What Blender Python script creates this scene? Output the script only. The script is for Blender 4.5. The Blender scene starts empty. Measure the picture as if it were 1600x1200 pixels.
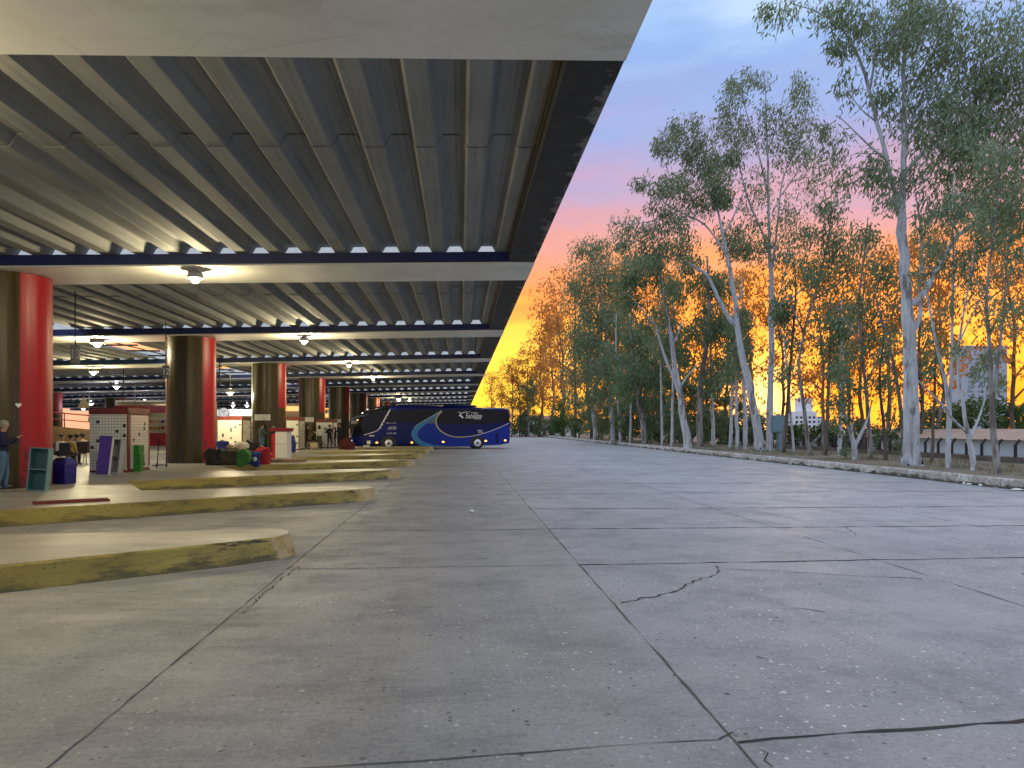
import bpy, bmesh, math, random
from mathutils import Vector, Matrix, noise as mnoise
R = math.radians
PI = math.pi
scene = bpy.context.scene
COL = scene.collection

# ------------------------------------------------------------------ camera
F, HOR, YAW, EYE = 1180.0, 668.0, R(3.88), 1.8
cd = bpy.data.cameras.new('camera'); cam = bpy.data.objects.new('camera', cd); COL.objects.link(cam)
cam.location = (0, 0, EYE); cam.rotation_euler = (R(90), 0, -YAW)
cd.sensor_width = 36.0; cd.lens = F / 1600.0 * 36.0; cd.shift_y = (HOR - 600) / 1600.0
cd.clip_start = 0.05; cd.clip_end = 6000
scene.camera = cam
scene.view_settings.view_transform = 'Standard'
scene.view_settings.look = 'None'
scene.view_settings.exposure = 0.0
scene.view_settings.gamma = 1.0
try:
    scene.cycles.use_denoising = True
    scene.cycles.max_bounces = 10
    scene.cycles.diffuse_bounces = 8
    scene.cycles.transparent_max_bounces = 8
    scene.cycles.sample_clamp_indirect = 6.0
except Exception:
    pass

# ------------------------------------------------------------------ sky
SUN_AZ = R(22)          # clockwise from +Y (the road direction): where the sun has gone down
SUN_EL = R(1.0)
world = bpy.data.worlds.new('World'); scene.world = world; world.use_nodes = True
wt = world.node_tree; wt.nodes.clear()
def wn(t, **k):
    n = wt.nodes.new(t)
    for a, b in k.items(): setattr(n, a, b)
    return n
def wl(a, b): wt.links.new(a, b)
def wmath(op, a, b=None, clamp=False):
    n = wn('ShaderNodeMath', operation=op, use_clamp=clamp)
    for i, v in enumerate((a, b)):
        if v is None: continue
        if isinstance(v, (int, float)): n.inputs[i].default_value = v
        else: wl(v, n.inputs[i])
    return n.outputs[0]
def wramp(fac, stops, interp='LINEAR'):
    n = wn('ShaderNodeValToRGB'); cr = n.color_ramp; cr.interpolation = interp
    while len(cr.elements) < len(stops): cr.elements.new(0.5)
    for e, (p, c) in zip(cr.elements, stops):
        e.position = p; e.color = (c[0], c[1], c[2], 1)
    wl(fac, n.inputs[0]); return n.outputs[0]
tc = wn('ShaderNodeTexCoord'); sep = wn('ShaderNodeSeparateXYZ'); wl(tc.outputs['Generated'], sep.inputs[0])
mp = wn('ShaderNodeMapping'); mp.inputs['Scale'].default_value = (1.0, 1.0, 4.5); wl(tc.outputs['Generated'], mp.inputs[0])
n1 = wn('ShaderNodeTexNoise'); n1.inputs['Scale'].default_value = 2.3; n1.inputs['Detail'].default_value = 6; n1.inputs['Roughness'].default_value = 0.55; wl(mp.outputs[0], n1.inputs['Vector'])
n2 = wn('ShaderNodeTexNoise'); n2.inputs['Scale'].default_value = 5.0; n2.inputs['Detail'].default_value = 7; wl(mp.outputs[0], n2.inputs['Vector'])
nz = wmath('MULTIPLY', wmath('SUBTRACT', n1.outputs[0], 0.5), 0.15)
nz2 = wmath('MULTIPLY', wmath('SUBTRACT', n2.outputs[0], 0.5), 0.13)
zz = wmath('ADD', sep.outputs[2], wmath('ADD', nz, nz2))
WEST = [(0.0, (1.8, .58, .07)), (.045, (2.1, .46, .02)), (.085, (2.2, .66, .03)), (.115, (2.1, .55, .025)), (.155, (1.8, .44, .02)), (.195, (1.25, .34, .05)), (.225, (.95, .33, .18)),
        (.275, (.66, .34, .45)), (.33, (.42, .38, .66)), (.38, (.30, .41, .78)), (.44, (.27, .46, .86)), (.50, (.50, .72, 1.02)), (.60, (.92, 1.10, 1.42)), (1.0, (.92, 1.12, 1.48))]
EAST = [(0.0, (.55, .54, .62)), (.15, (.66, .68, .82)), (.35, (.74, .86, 1.08)), (.6, (.92, 1.10, 1.42)), (1.0, (.92, 1.12, 1.48))]
wc = wramp(zz, WEST); ec = wramp(zz, EAST)
az = wmath('ADD', wmath('MULTIPLY', sep.outputs[0], math.sin(SUN_AZ)), wmath('MULTIPLY', sep.outputs[1], math.cos(SUN_AZ)))
azf = wn('ShaderNodeMapRange'); azf.interpolation_type = 'SMOOTHSTEP'
azf.inputs[1].default_value = 0.42; azf.inputs[2].default_value = 0.90; wl(az, azf.inputs[0])
mx = wn('ShaderNodeMix', data_type='RGBA'); wl(azf.outputs[0], mx.inputs[0]); wl(ec, mx.inputs[6]); wl(wc, mx.inputs[7])
# yellower strip of sky low down along the road axis
yd = wmath('ADD', wmath('MULTIPLY', sep.outputs[0], math.sin(R(2))), wmath('MULTIPLY', sep.outputs[1], math.cos(R(2))))
yf = wmath('MULTIPLY', wmath('POWER', wmath('MAXIMUM', yd, 0.0), 70), wramp(zz, [(0.0, (.5, .5, .5)), (.05, (1, 1, 1)), (.15, (1, 1, 1)), (.19, (0, 0, 0))]))
mxy = wn('ShaderNodeMix', data_type='RGBA'); wl(yf, mxy.inputs[0]); wl(mx.outputs[2], mxy.inputs[6]); mxy.inputs[7].default_value = (1.35, .97, .08, 1)
# bright thin cloud higher up
cl = wn('ShaderNodeMapRange'); cl.inputs[1].default_value = 0.5; cl.inputs[2].default_value = 0.72; wl(n1.outputs[0], cl.inputs[0])
hi = wn('ShaderNodeMapRange'); hi.inputs[1].default_value = 0.36; hi.inputs[2].default_value = 0.52; wl(sep.outputs[2], hi.inputs[0])
mx2 = wn('ShaderNodeMix', data_type='RGBA'); wl(wmath('MULTIPLY', wmath('MULTIPLY', cl.outputs[0], hi.outputs[0]), 0.75), mx2.inputs[0])
wl(mxy.outputs[2], mx2.inputs[6]); mx2.inputs[7].default_value = (.90, .93, .97, 1)
sdot = wn('ShaderNodeVectorMath', operation='DOT_PRODUCT'); wl(tc.outputs['Generated'], sdot.inputs[0]); sdot.inputs[1].default_value = (math.sin(SUN_AZ) * math.cos(R(1.6)), math.cos(SUN_AZ) * math.cos(R(1.6)), math.sin(R(1.6)))
glow = wmath('MULTIPLY', wmath('POWER', wmath('MAXIMUM', sdot.outputs['Value'], 0.0), 900), 1.6)
mx3 = wn('ShaderNodeMix', data_type='RGBA', blend_type='ADD'); mx3.inputs[0].default_value = 1.0; wl(mx2.outputs[2], mx3.inputs[6])
gc = wn('ShaderNodeMix', data_type='RGBA', blend_type='MIX'); wl(glow, gc.inputs[0]); gc.clamp_factor = False; gc.inputs[6].default_value = (0, 0, 0, 1); gc.inputs[7].default_value = (1.0, .8, .35, 1); wl(gc.outputs[2], mx3.inputs[7])
bg = wn('ShaderNodeBackground'); wl(mx3.outputs[2], bg.inputs[0]); bg.inputs[1].default_value = 1.0
sky = wn('ShaderNodeTexSky', sky_type='NISHITA'); sky.sun_disc = False; sky.sun_elevation = SUN_EL; sky.sun_rotation = SUN_AZ
bg2 = wn('ShaderNodeBackground'); wl(sky.outputs[0], bg2.inputs[0]); bg2.inputs[1].default_value = 0.05
ad = wn('ShaderNodeAddShader'); wl(bg.outputs[0], ad.inputs[0]); wl(bg2.outputs[0], ad.inputs[1])
wo = wn('ShaderNodeOutputWorld'); wl(ad.outputs[0], wo.inputs[0])

sd = bpy.data.lights.new('sun', 'SUN'); sd.energy = 0.5; sd.angle = R(10); sd.color = (1, .62, .3)
so = bpy.data.objects.new('sun', sd); COL.objects.link(so)
sdir = Vector((math.sin(SUN_AZ) * math.cos(R(3)), math.cos(SUN_AZ) * math.cos(R(3)), math.sin(R(3))))
so.rotation_euler = sdir.to_track_quat('Z', 'Y').to_euler(); so.location = (0, 0, 40)

# ------------------------------------------------------------------ coordinates
CY, SY = math.cos(YAW), math.sin(YAW)
def PD(u, y, D):
    """point seen at photo pixel (u, y) at depth D metres"""
    xc = (u - 800) * D / F; z = EYE + (HOR - y) * D / F
    return Vector((xc * CY + D * SY, D * CY - xc * SY, z))
def PZ(u, y, z=0.0):
    return PD(u, y, (EYE - z) * F / (y - HOR))

# ------------------------------------------------------------------ materials
def new_mat(name):
    m = bpy.data.materials.new(name); m.use_nodes = True
    nt = m.node_tree; return m, nt, nt.nodes['Principled BSDF']
class NT:
    def __init__(s, nt): s.nt = nt
    def n(s, t, ins=None, **k):
        n = s.nt.nodes.new(t)
        for a, b in k.items(): setattr(n, a, b)
        for a, b in (ins or {}).items():
            if hasattr(b, 'is_linked'): s.nt.links.new(b, n.inputs[a])
            else: n.inputs[a].default_value = b
        return n
    def l(s, a, b): s.nt.links.new(a, b)
    def noise(s, vec, scale, detail=5, rough=.55):
        return s.n('ShaderNodeTexNoise', {'Vector': vec, 'Scale': scale, 'Detail': detail, 'Roughness': rough}).outputs[0]
    def rng(s, v, a, b, c=0., d=1.):
        return s.n('ShaderNodeMapRange', {0: v, 1: a, 2: b, 3: c, 4: d}).outputs[0]
    def mix(s, f, a, b):
        n = s.n('ShaderNodeMix', data_type='RGBA')
        for i, v in ((0, f), (6, a), (7, b)):
            if hasattr(v, 'is_linked'): s.l(v, n.inputs[i])
            else: n.inputs[i].default_value = v if i == 0 else (v[0], v[1], v[2], 1)
        return n.outputs[2]
    def math(s, op, a, b=0.):
        return s.n('ShaderNodeMath', {0: a, 1: b}, operation=op).outputs[0]
    def bump(s, h, strength=.3, dist=.02):
        return s.n('ShaderNodeBump', {'Height': h, 'Strength': strength, 'Distance': dist}).outputs[0]
    def obj(s): return s.n('ShaderNodeTexCoord').outputs['Object']
    def mapping(s, v, scale):
        return s.n('ShaderNodeMapping', {'Vector': v, 'Scale': scale}).outputs[0]

def simple(name, c, rough=.6, metal=0., var=.25, scale=3., bump=0., emit=None, estr=0., spec=None):
    m, nt, b = new_mat(name); N = NT(nt); v = N.obj()
    nn = N.noise(v, scale, 5)
    d = tuple(x * (1 - var) for x in c); e = tuple(min(1, x * (1 + var)) for x in c)
    N.l(N.mix(N.rng(nn, .3, .7), d, e), b.inputs['Base Color'])
    b.inputs['Roughness'].default_value = rough; b.inputs['Metallic'].default_value = metal
    if spec is not None: b.inputs['Specular IOR Level'].default_value = spec
    if bump: N.l(N.bump(N.noise(v, scale * 8, 4), bump, .02), b.inputs['Normal'])
    if emit:
        b.inputs['Emission Color'].default_value = (*emit, 1); b.inputs['Emission Strength'].default_value = estr
    return m
M = {}

def concrete_road():
    m, nt, b = new_mat('yard_concrete'); N = NT(nt); v = N.obj()
    xx = N.n('ShaderNodeSeparateXYZ', {0: v}).outputs[0]
    bay = N.rng(xx, 2.0, -2.5)
    big = N.noise(v, .16, 5, .6); mid = N.noise(v, .9, 8, .72); fine = N.noise(v, 26, 5, .75); grit = N.noise(v, 90, 3, .8)
    streak = N.noise(N.mapping(v, (.30, 1.5, 1)), 1.1, 8, .72); tyre = N.noise(N.mapping(v, (1.6, .10, 1)), 1.0, 6, .65)
    c = N.mix(N.rng(big, .3, .7), (.295, .295, .298), (.425, .423, .425))
    c = N.mix(N.math('MULTIPLY', N.rng(mid, .47, .68), .6), c, (.18, .18, .187))
    c = N.mix(N.math('MULTIPLY', N.rng(mid, .46, .32), .4), c, (.47, .46, .455))
    c = N.mix(N.math('MULTIPLY', N.math('MULTIPLY', N.rng(streak, .55, .68), .65), bay), c, (.52, .50, .47))
    c = N.mix(N.math('MULTIPLY', N.math('MULTIPLY', N.rng(streak, .45, .36), .5), bay), c, (.14, .137, .13))
    c = N.mix(N.math('MULTIPLY', N.rng(tyre, .56, .70), .35), c, (.15, .15, .152))
    c = N.mix(N.math('MULTIPLY', N.rng(fine, .50, .70), .55), c, (.12, .12, .125))
    c = N.mix(N.math('MULTIPLY', N.rng(fine, .46, .32), .35), c, (.52, .52, .53))
    c = N.mix(N.math('MULTIPLY', N.rng(grit, .52, .7), .3), c, (.10, .10, .10))
    oil = N.noise(v, .75, 5, .6)
    c = N.mix(N.math('MULTIPLY', N.rng(oil, .64, .74), .6), c, (.085, .083, .08))
    patch = N.math('MULTIPLY', N.rng(N.noise(v, .5, 4, .6), .38, .58, .12, 1.), N.rng(xx, -3.0, 1.0, .25, 1.))
    for sc, pw_, th in ((15.0, 2.5, .26), (30.0, 2.2, .30)):
        vo = N.n('ShaderNodeTexVoronoi', {'Vector': N.mapping(v, (1, .8, 1)), 'Scale': sc, 'Randomness': 1.0})
        rnd = N.n('ShaderNodeSeparateColor', {0: vo.outputs['Color']})
        wob = N.math('ADD', vo.outputs['Distance'], N.math('MULTIPLY', N.math('SUBTRACT', N.noise(v, sc * 3.2, 3), .5), .16))
        chip = N.math('MULTIPLY', N.math('LESS_THAN', wob, N.math('MULTIPLY', N.math('POWER', rnd.outputs[1], pw_), th)), N.math('GREATER_THAN', rnd.outputs[0], .45))
        c = N.mix(N.math('MULTIPLY', N.math('MULTIPLY', chip, patch), .9), c, (.82, .83, .86))
        dk = N.math('MULTIPLY', N.math('LESS_THAN', wob, N.math('MULTIPLY', rnd.outputs[2], .22)), N.math('LESS_THAN', rnd.outputs[0], .12))
        c = N.mix(N.math('MULTIPLY', dk, .7), c, (.06, .058, .055))
    N.l(c, b.inputs['Base Color'])
    N.l(N.rng(mid, .3, .7, .45, .72), b.inputs['Roughness'])
    N.l(N.bump(N.math('ADD', N.math('MULTIPLY', fine, .6), mid), .5, .015), b.inputs['Normal'])
    return m
M['road'] = concrete_road()
def platform_mat():
    m, nt, b = new_mat('platform_floor'); N = NT(nt); v = N.obj()
    big = N.noise(v, .5, 6, .6); fine = N.noise(v, 30, 4, .7); st = N.noise(N.mapping(v, (.4, 1.5, 1)), 1.3, 6, .7)
    c = N.mix(N.rng(big, .3, .7), (.30, .29, .255), (.44, .425, .375))
    c = N.mix(N.math('MULTIPLY', N.rng(st, .5, .72), .5), c, (.20, .19, .165))
    c = N.mix(N.math('MULTIPLY', N.rng(fine, .45, .7), .3), c, (.5, .47, .4))
    N.l(c, b.inputs['Base Color']); N.l(N.rng(st, .3, .7, .25, .55), b.inputs['Roughness'])
    N.l(N.bump(N.math('ADD', fine, N.noise(v, 140, 3)), .35, .01), b.inputs['Normal'])
    return m
M['platform'] = platform_mat()
def yellow_mat():
    m, nt, b = new_mat('yellow_kerb_paint'); N = NT(nt); v = N.obj()
    sx = N.n('ShaderNodeSeparateXYZ', {0: v})
    s_ = N.noise(N.mapping(v, (.8, .8, 3.5)), 1.6, 7, .72); f = N.noise(v, 16, 5, .7); p = N.noise(v, .6, 5, .6)
    c = N.mix(N.rng(p, .35, .65), (.33, .25, .05), (.46, .37, .095))
    c = N.mix(N.math('MULTIPLY', N.rng(s_, .48, .66), .8), c, (.14, .11, .035))
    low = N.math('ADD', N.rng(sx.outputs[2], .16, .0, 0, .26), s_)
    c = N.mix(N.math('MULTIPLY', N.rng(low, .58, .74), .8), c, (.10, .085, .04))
    c = N.mix(N.rng(f, .60, .72), c, (.05, .045, .03))
    scuff = N.noise(N.mapping(v, (.55, .55, 4.0)), 2.2, 6, .7)
    near = N.math('ADD', N.rng(sx.outputs[0], -4.5, -2.6, -.06, .07), scuff)
    c = N.mix(N.math('MULTIPLY', N.rng(near, .60, .66), .9), c, (.028, .027, .026))
    tip = N.math('ADD', N.rng(sx.outputs[0], -2.95, -2.30, -.32, .22), N.noise(v, 2.6, 6, .7))
    worn = N.mix(N.rng(N.noise(v, 4, 5), .35, .65), (.52, .36, .11), (.58, .46, .26))
    worn = N.mix(N.math('MULTIPLY', N.rng(f, .5, .68), .6), worn, (.20, .17, .11))
    c = N.mix(N.rng(tip, .50, .62), c, worn)
    N.l(c, b.inputs['Base Color']); b.inputs['Roughness'].default_value = .6
    N.l(N.bump(N.math('ADD', s_, N.math('MULTIPLY', f, .5)), .8, .035), b.inputs['Normal'])
    return m
M['yellow'] = yellow_mat()
def kerbtip_mat():
    m, nt, b = new_mat('worn_kerb_tip'); N = NT(nt); v = N.obj()
    s = N.noise(v, 3.2, 6, .65); f = N.noise(v, 20, 4)
    c = N.mix(N.rng(s, .35, .65), (.52, .40, .26), (.55, .50, .42))
    c = N.mix(N.rng(s, .60, .66), c, (.16, .13, .07))
    c = N.mix(N.math('MULTIPLY', N.rng(f, .5, .7), .3), c, (.2, .18, .14))
    N.l(c, b.inputs['Base Color']); b.inputs['Roughness'].default_value = .7
    N.l(N.bump(s, .6, .03), b.inputs['Normal'])
    return m
M['tip'] = kerbtip_mat()
def roof_mat():
    m, nt, b = new_mat('roof_sheet_fibre_cement'); N = NT(nt); v = N.obj()
    st = N.noise(N.mapping(v, (7.0, .25, 2.0)), 1.6, 6, .7); big = N.noise(v, .35, 5); f = N.noise(v, 22, 3)
    c = N.mix(N.rng(big, .3, .7), (.175, .182, .178), (.24, .245, .238))
    c = N.mix(N.math('MULTIPLY', N.rng(st, .5, .75), .6), c, (.32, .30, .25))
    c = N.mix(N.math('MULTIPLY', N.rng(st, .48, .3), .5), c, (.075, .07, .06))
    c = N.mix(N.math('MULTIPLY', N.rng(f, .5, .75), .2), c, (.1, .1, .09))
    N.l(c, b.inputs['Base Color']); b.inputs['Roughness'].default_value = .75
    N.l(N.bump(st, .2, .01), b.inputs['Normal'])
    return m
M['roof'] = roof_mat()
def white_soffit():
    m, nt, b = new_mat('white_beam_paint'); N = NT(nt); v = N.obj()
    s = N.noise(v, .8, 6, .6); f = N.noise(v, 14, 5, .7); p = N.noise(v, 2.6, 6, .72)
    c = N.mix(N.rng(s, .3, .7), (.66, .63, .56), (.78, .76, .69))
    c = N.mix(N.math('MULTIPLY', N.rng(f, .55, .75), .15), c, (.5, .47, .4))
    stn = N.noise(N.mapping(v, (.5, 1.2, 1)), 1.1, 7, .68)
    c = N.mix(N.math('MULTIPLY', N.rng(stn, .54, .68), .35), c, (.40, .35, .27))
    hair = N.n('ShaderNodeTexVoronoi', {'Vector': N.mapping(v, (.35, .8, 1)), 'Scale': 1.0}, feature='DISTANCE_TO_EDGE').outputs[0]
    c = N.mix(N.math('MULTIPLY', N.math('LESS_THAN', hair, .0025), .18), c, (.35, .32, .28))
    edge = N.n('ShaderNodeSeparateXYZ', {0: v}).outputs[0]
    c = N.mix(N.math('MULTIPLY', N.rng(p, .66, .69), N.rng(edge, .2, 1.6)), c, (.10, .095, .085))
    N.l(c, b.inputs['Base Color']); b.inputs['Roughness'].default_value = .55
    N.l(N.bump(N.math('ADD', s, N.math('MULTIPLY', f, .25)), .25, .02), b.inputs['Normal'])
    return m
M['white_beam'] = white_soffit()
def black_edge():
    m, nt, b = new_mat('black_stained_edge'); N = NT(nt); v = N.obj()
    p = N.noise(v, 2.4, 7, .7); x = N.n('ShaderNodeSeparateXYZ', {0: v}).outputs[0]
    e = N.math('ADD', N.rng(x, 1.45, 1.85, -.12, .16), p)
    c = N.mix(N.rng(p, .3, .7), (.012, .012, .014), (.030, .028, .026))
    c = N.mix(N.rng(e, .60, .70), c, (.16, .15, .14))
    N.l(c, b.inputs['Base Color']); b.inputs['Roughness'].default_value = .8
    N.l(N.bump(p, .4, .03), b.inputs['Normal'])
    return m
M['black_edge'] = black_edge()
def column_mat(name, c0, c1, streak, rough=.2):
    m, nt, b = new_mat(name); N = NT(nt); v = N.obj()
    s = N.noise(N.mapping(v, (5, 5, .16)), 1.5, 6, .65); p = N.noise(v, 2.2, 6, .7); f = N.noise(v, 45, 3)
    c = N.mix(N.rng(s, .35, .65), c0, c1)
    c = N.mix(N.math('MULTIPLY', N.rng(p, .58, .7), .4), c, streak)
    z = N.n('ShaderNodeSeparateXYZ', {0: v}).outputs[2]
    gr = N.math('ADD', N.rng(z, 1.3, .3, 0, .22), N.noise(N.mapping(v, (1.5, 1.5, .8)), 3.0, 6, .7))
    c = N.mix(N.math('MULTIPLY', N.rng(gr, .60, .72), .75), c, (.022, .018, .013))
    sc = N.noise(N.mapping(v, (1, 1, 3.5)), 5.5, 6, .72)
    c = N.mix(N.math('MULTIPLY', N.rng(sc, .66, .70), .5), c, (.22, .19, .15))
    N.l(c, b.inputs['Base Color']); N.l(N.rng(s, .3, .7, rough, rough + .22), b.inputs['Roughness'])
    b.inputs['Specular IOR Level'].default_value = .4
    N.l(N.bump(N.math('ADD', s, N.math('MULTIPLY', f, .12)), .35, .03), b.inputs['Normal'])
    return m
M['col_brown'] = column_mat('column_brown_paint', (.040, .027, .003), (.080, .055, .008), (.02, .015, .004))
M['col_red'] = column_mat('column_red_paint', (.29, .006, .015), (.37, .010, .016), (.24, .008, .024), .3)
M['col_pale'] = column_mat('column_pale_green_paint', (.35, .42, .25), (.48, .52, .34), (.3, .33, .2), .4)
M['blue_beam'] = simple('blue_beam_paint', (.008, .016, .10), .45, var=.35, scale=1.2)
M['blue_beam2'] = simple('faded_blue_beam_paint', (.012, .05, .12), .5, var=.4, scale=.8)
M['white'] = simple('white_paint', (.75, .74, .70), .5, var=.06, scale=4)
M['cream'] = simple('cream_panel', (.74, .72, .60), .45, var=.06, scale=3)
M['black'] = simple('black_matter', (.012, .012, .013), .5, var=.3, scale=6)
M['darkred'] = simple('dark_red_trim', (.17, .025, .018), .5, var=.25, scale=3)
M['grey'] = simple('grey_metal', (.32, .33, .34), .45, .3, var=.15, scale=5)
M['galv'] = simple('galvanised_rod', (.55, .55, .52), .4, .6, var=.15, scale=5)
M['dark_rod'] = simple('dark_rod', (.03, .03, .03), .5, .2)
M['earth'] = None
def earth_mat():
    m, nt, b = new_mat('bare_earth_verge'); N = NT(nt); v = N.obj()
    a = N.noise(v, .35, 6, .65); f = N.noise(v, 7, 6, .7); g = N.noise(v, .12, 4)
    c = N.mix(N.rng(f, .35, .7), (.13, .095, .07), (.24, .19, .145))
    c = N.mix(N.math('MULTIPLY', N.rng(a, .5, .62), .8), c, (.085, .10, .035))
    c = N.mix(N.math('MULTIPLY', N.rng(g, .5, .7), .4), c, (.28, .25, .19))
    N.l(c, b.inputs['Base Color']); b.inputs['Roughness'].default_value = .95
    N.l(N.bump(N.math('ADD', a, N.math('MULTIPLY', f, .6)), .8, .08), b.inputs['Normal'])
    return m
M['earth'] = earth_mat()
def whitewash_mat():
    m, nt, b = new_mat('worn_whitewash_kerb'); N = NT(nt); v = N.obj()
    s = N.noise(v, 1.9, 7, .7); f = N.noise(v, 9, 6, .7); t = N.noise(N.mapping(v, (1, .35, 1.2)), 3.0, 6, .7)
    z = N.n('ShaderNodeSeparateXYZ', {0: v}).outputs[2]
    c = N.mix(N.rng(s, .36, .60), (.62, .61, .59), (.36, .34, .31))
    c = N.mix(N.math('MULTIPLY', N.rng(f, .5, .62), .8), c, (.15, .14, .12))
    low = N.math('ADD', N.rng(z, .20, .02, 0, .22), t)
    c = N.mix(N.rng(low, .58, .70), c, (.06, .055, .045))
    N.l(c, b.inputs['Base Color']); b.inputs['Roughness'].default_value = .9
    N.l(N.bump(N.math('ADD', s, f), .8, .04), b.inputs['Normal'])
    return m
M['whitewash'] = whitewash_mat()
def bark_mat(name, pale, mid, patch, amt):
    m, nt, b = new_mat(name); N = NT(nt); v = N.obj()
    s = N.noise(N.mapping(v, (4, 4, .7)), 1.6, 6, .65); p = N.noise(N.mapping(v, (2.2, 2.2, .55)), 1.5, 5, .6); f = N.noise(N.mapping(v, (14, 14, 2)), 2, 4)
    c = N.mix(N.rng(s, .35, .65), pale, mid)
    c = N.mix(N.math('MULTIPLY', N.rng(p, amt, amt + .06), .85), c, patch)
    c = N.mix(N.math('MULTIPLY', N.rng(f, .58, .72), .4), c, tuple(x * .5 for x in patch))
    N.l(c, b.inputs['Base Color']); b.inputs['Roughness'].default_value = .75
    N.l(N.bump(N.math('ADD', s, f), .5, .03), b.inputs['Normal'])
    return m
M['bark_pale'] = bark_mat('pale_gum_bark', (.55, .575, .62), (.34, .35, .375), (.17, .145, .135), .55)
M['bark_grey'] = bark_mat('grey_gum_bark', (.34, .33, .325), (.20, .19, .185), (.105, .085, .075), .48)
M['bark_dark'] = bark_mat('dark_bark', (.15, .11, .085), (.085, .065, .055), (.05, .04, .035), .5)
def leaf_mat(name, c0, c1, tr, tw=.35):
    m, nt, b = new_mat(name); N = NT(nt)
    geo = N.n('ShaderNodeNewGeometry'); v = N.obj()
    k = N.noise(v, .9, 3); r = geo.outputs['Random Per Island']
    c = N.mix(N.rng(N.math('ADD', N.math('MULTIPLY', k, .7), N.math('MULTIPLY', r, .5)), .3, .85), c0, c1)
    N.l(c, b.inputs['Base Color']); b.inputs['Roughness'].default_value = .45
    t = N.n('ShaderNodeBsdfTranslucent', {'Color': (*tr, 1)})
    mixs = N.n('ShaderNodeMixShader', {0: tw}); N.l(b.outputs[0], mixs.inputs[1]); N.l(t.outputs[0], mixs.inputs[2])
    N.l(mixs.outputs[0], nt.nodes['Material Output'].inputs[0])
    return m
M['leaf'] = leaf_mat('gum_leaves', (.115, .185, .105), (.255, .335, .20), (.22, .25, .07))
M['leaf_dark'] = leaf_mat('dark_gum_leaves', (.085, .145, .075), (.185, .26, .135), (.18, .22, .06))
M['leaf_thin'] = leaf_mat('thin_leaves_painted_backlight', (.050, .060, .028), (.11, .11, .05), (.85, .36, .06), .62)  # orange glow of the sky behind is put into the translucent colour
M['leaf_bush'] = leaf_mat('broad_bush_leaves', (.03, .075, .02), (.09, .16, .04), (.10, .18, .03))
M['grass'] = leaf_mat('verge_grass', (.07, .095, .03), (.20, .19, .08), (.14, .15, .05))
M['skin'] = simple('skin', (.42, .25, .17), .55, var=.08)
M['hair_dark'] = simple('dark_hair', (.014, .011, .010), .6)
M['hair_grey'] = simple('grey_hair', (.30, .27, .24), .6)
def cloth(name, c): return simple(name, c, .85, var=.22, scale=9, bump=.2)
M['navy'] = cloth('navy_cloth', (.010, .014, .050)); M['jeans'] = cloth('blue_denim', (.085, .17, .30))
M['blackcloth'] = cloth('black_cloth', (.014, .014, .016)); M['whitecloth'] = cloth('white_cloth', (.70, .68, .60))
M['greyteal'] = cloth('grey_green_cloth', (.075, .10, .095)); M['olive'] = cloth('olive_cloth', (.055, .055, .03))
M['beige'] = cloth('beige_cloth', (.40, .31, .20)); M['yellowcloth'] = cloth('yellow_cloth', (.55, .38, .10)); M['darkjeans'] = cloth('dark_denim', (.02, .035, .07))
M['redcloth'] = cloth('red_cloth', (.45, .02, .03)); M['greencloth'] = cloth('green_cloth', (.04, .17, .035)); M['bluecloth'] = cloth('blue_cloth', (.025, .04, .20))
M['shoe'] = simple('dark_shoe', (.03, .025, .02), .5)

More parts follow.
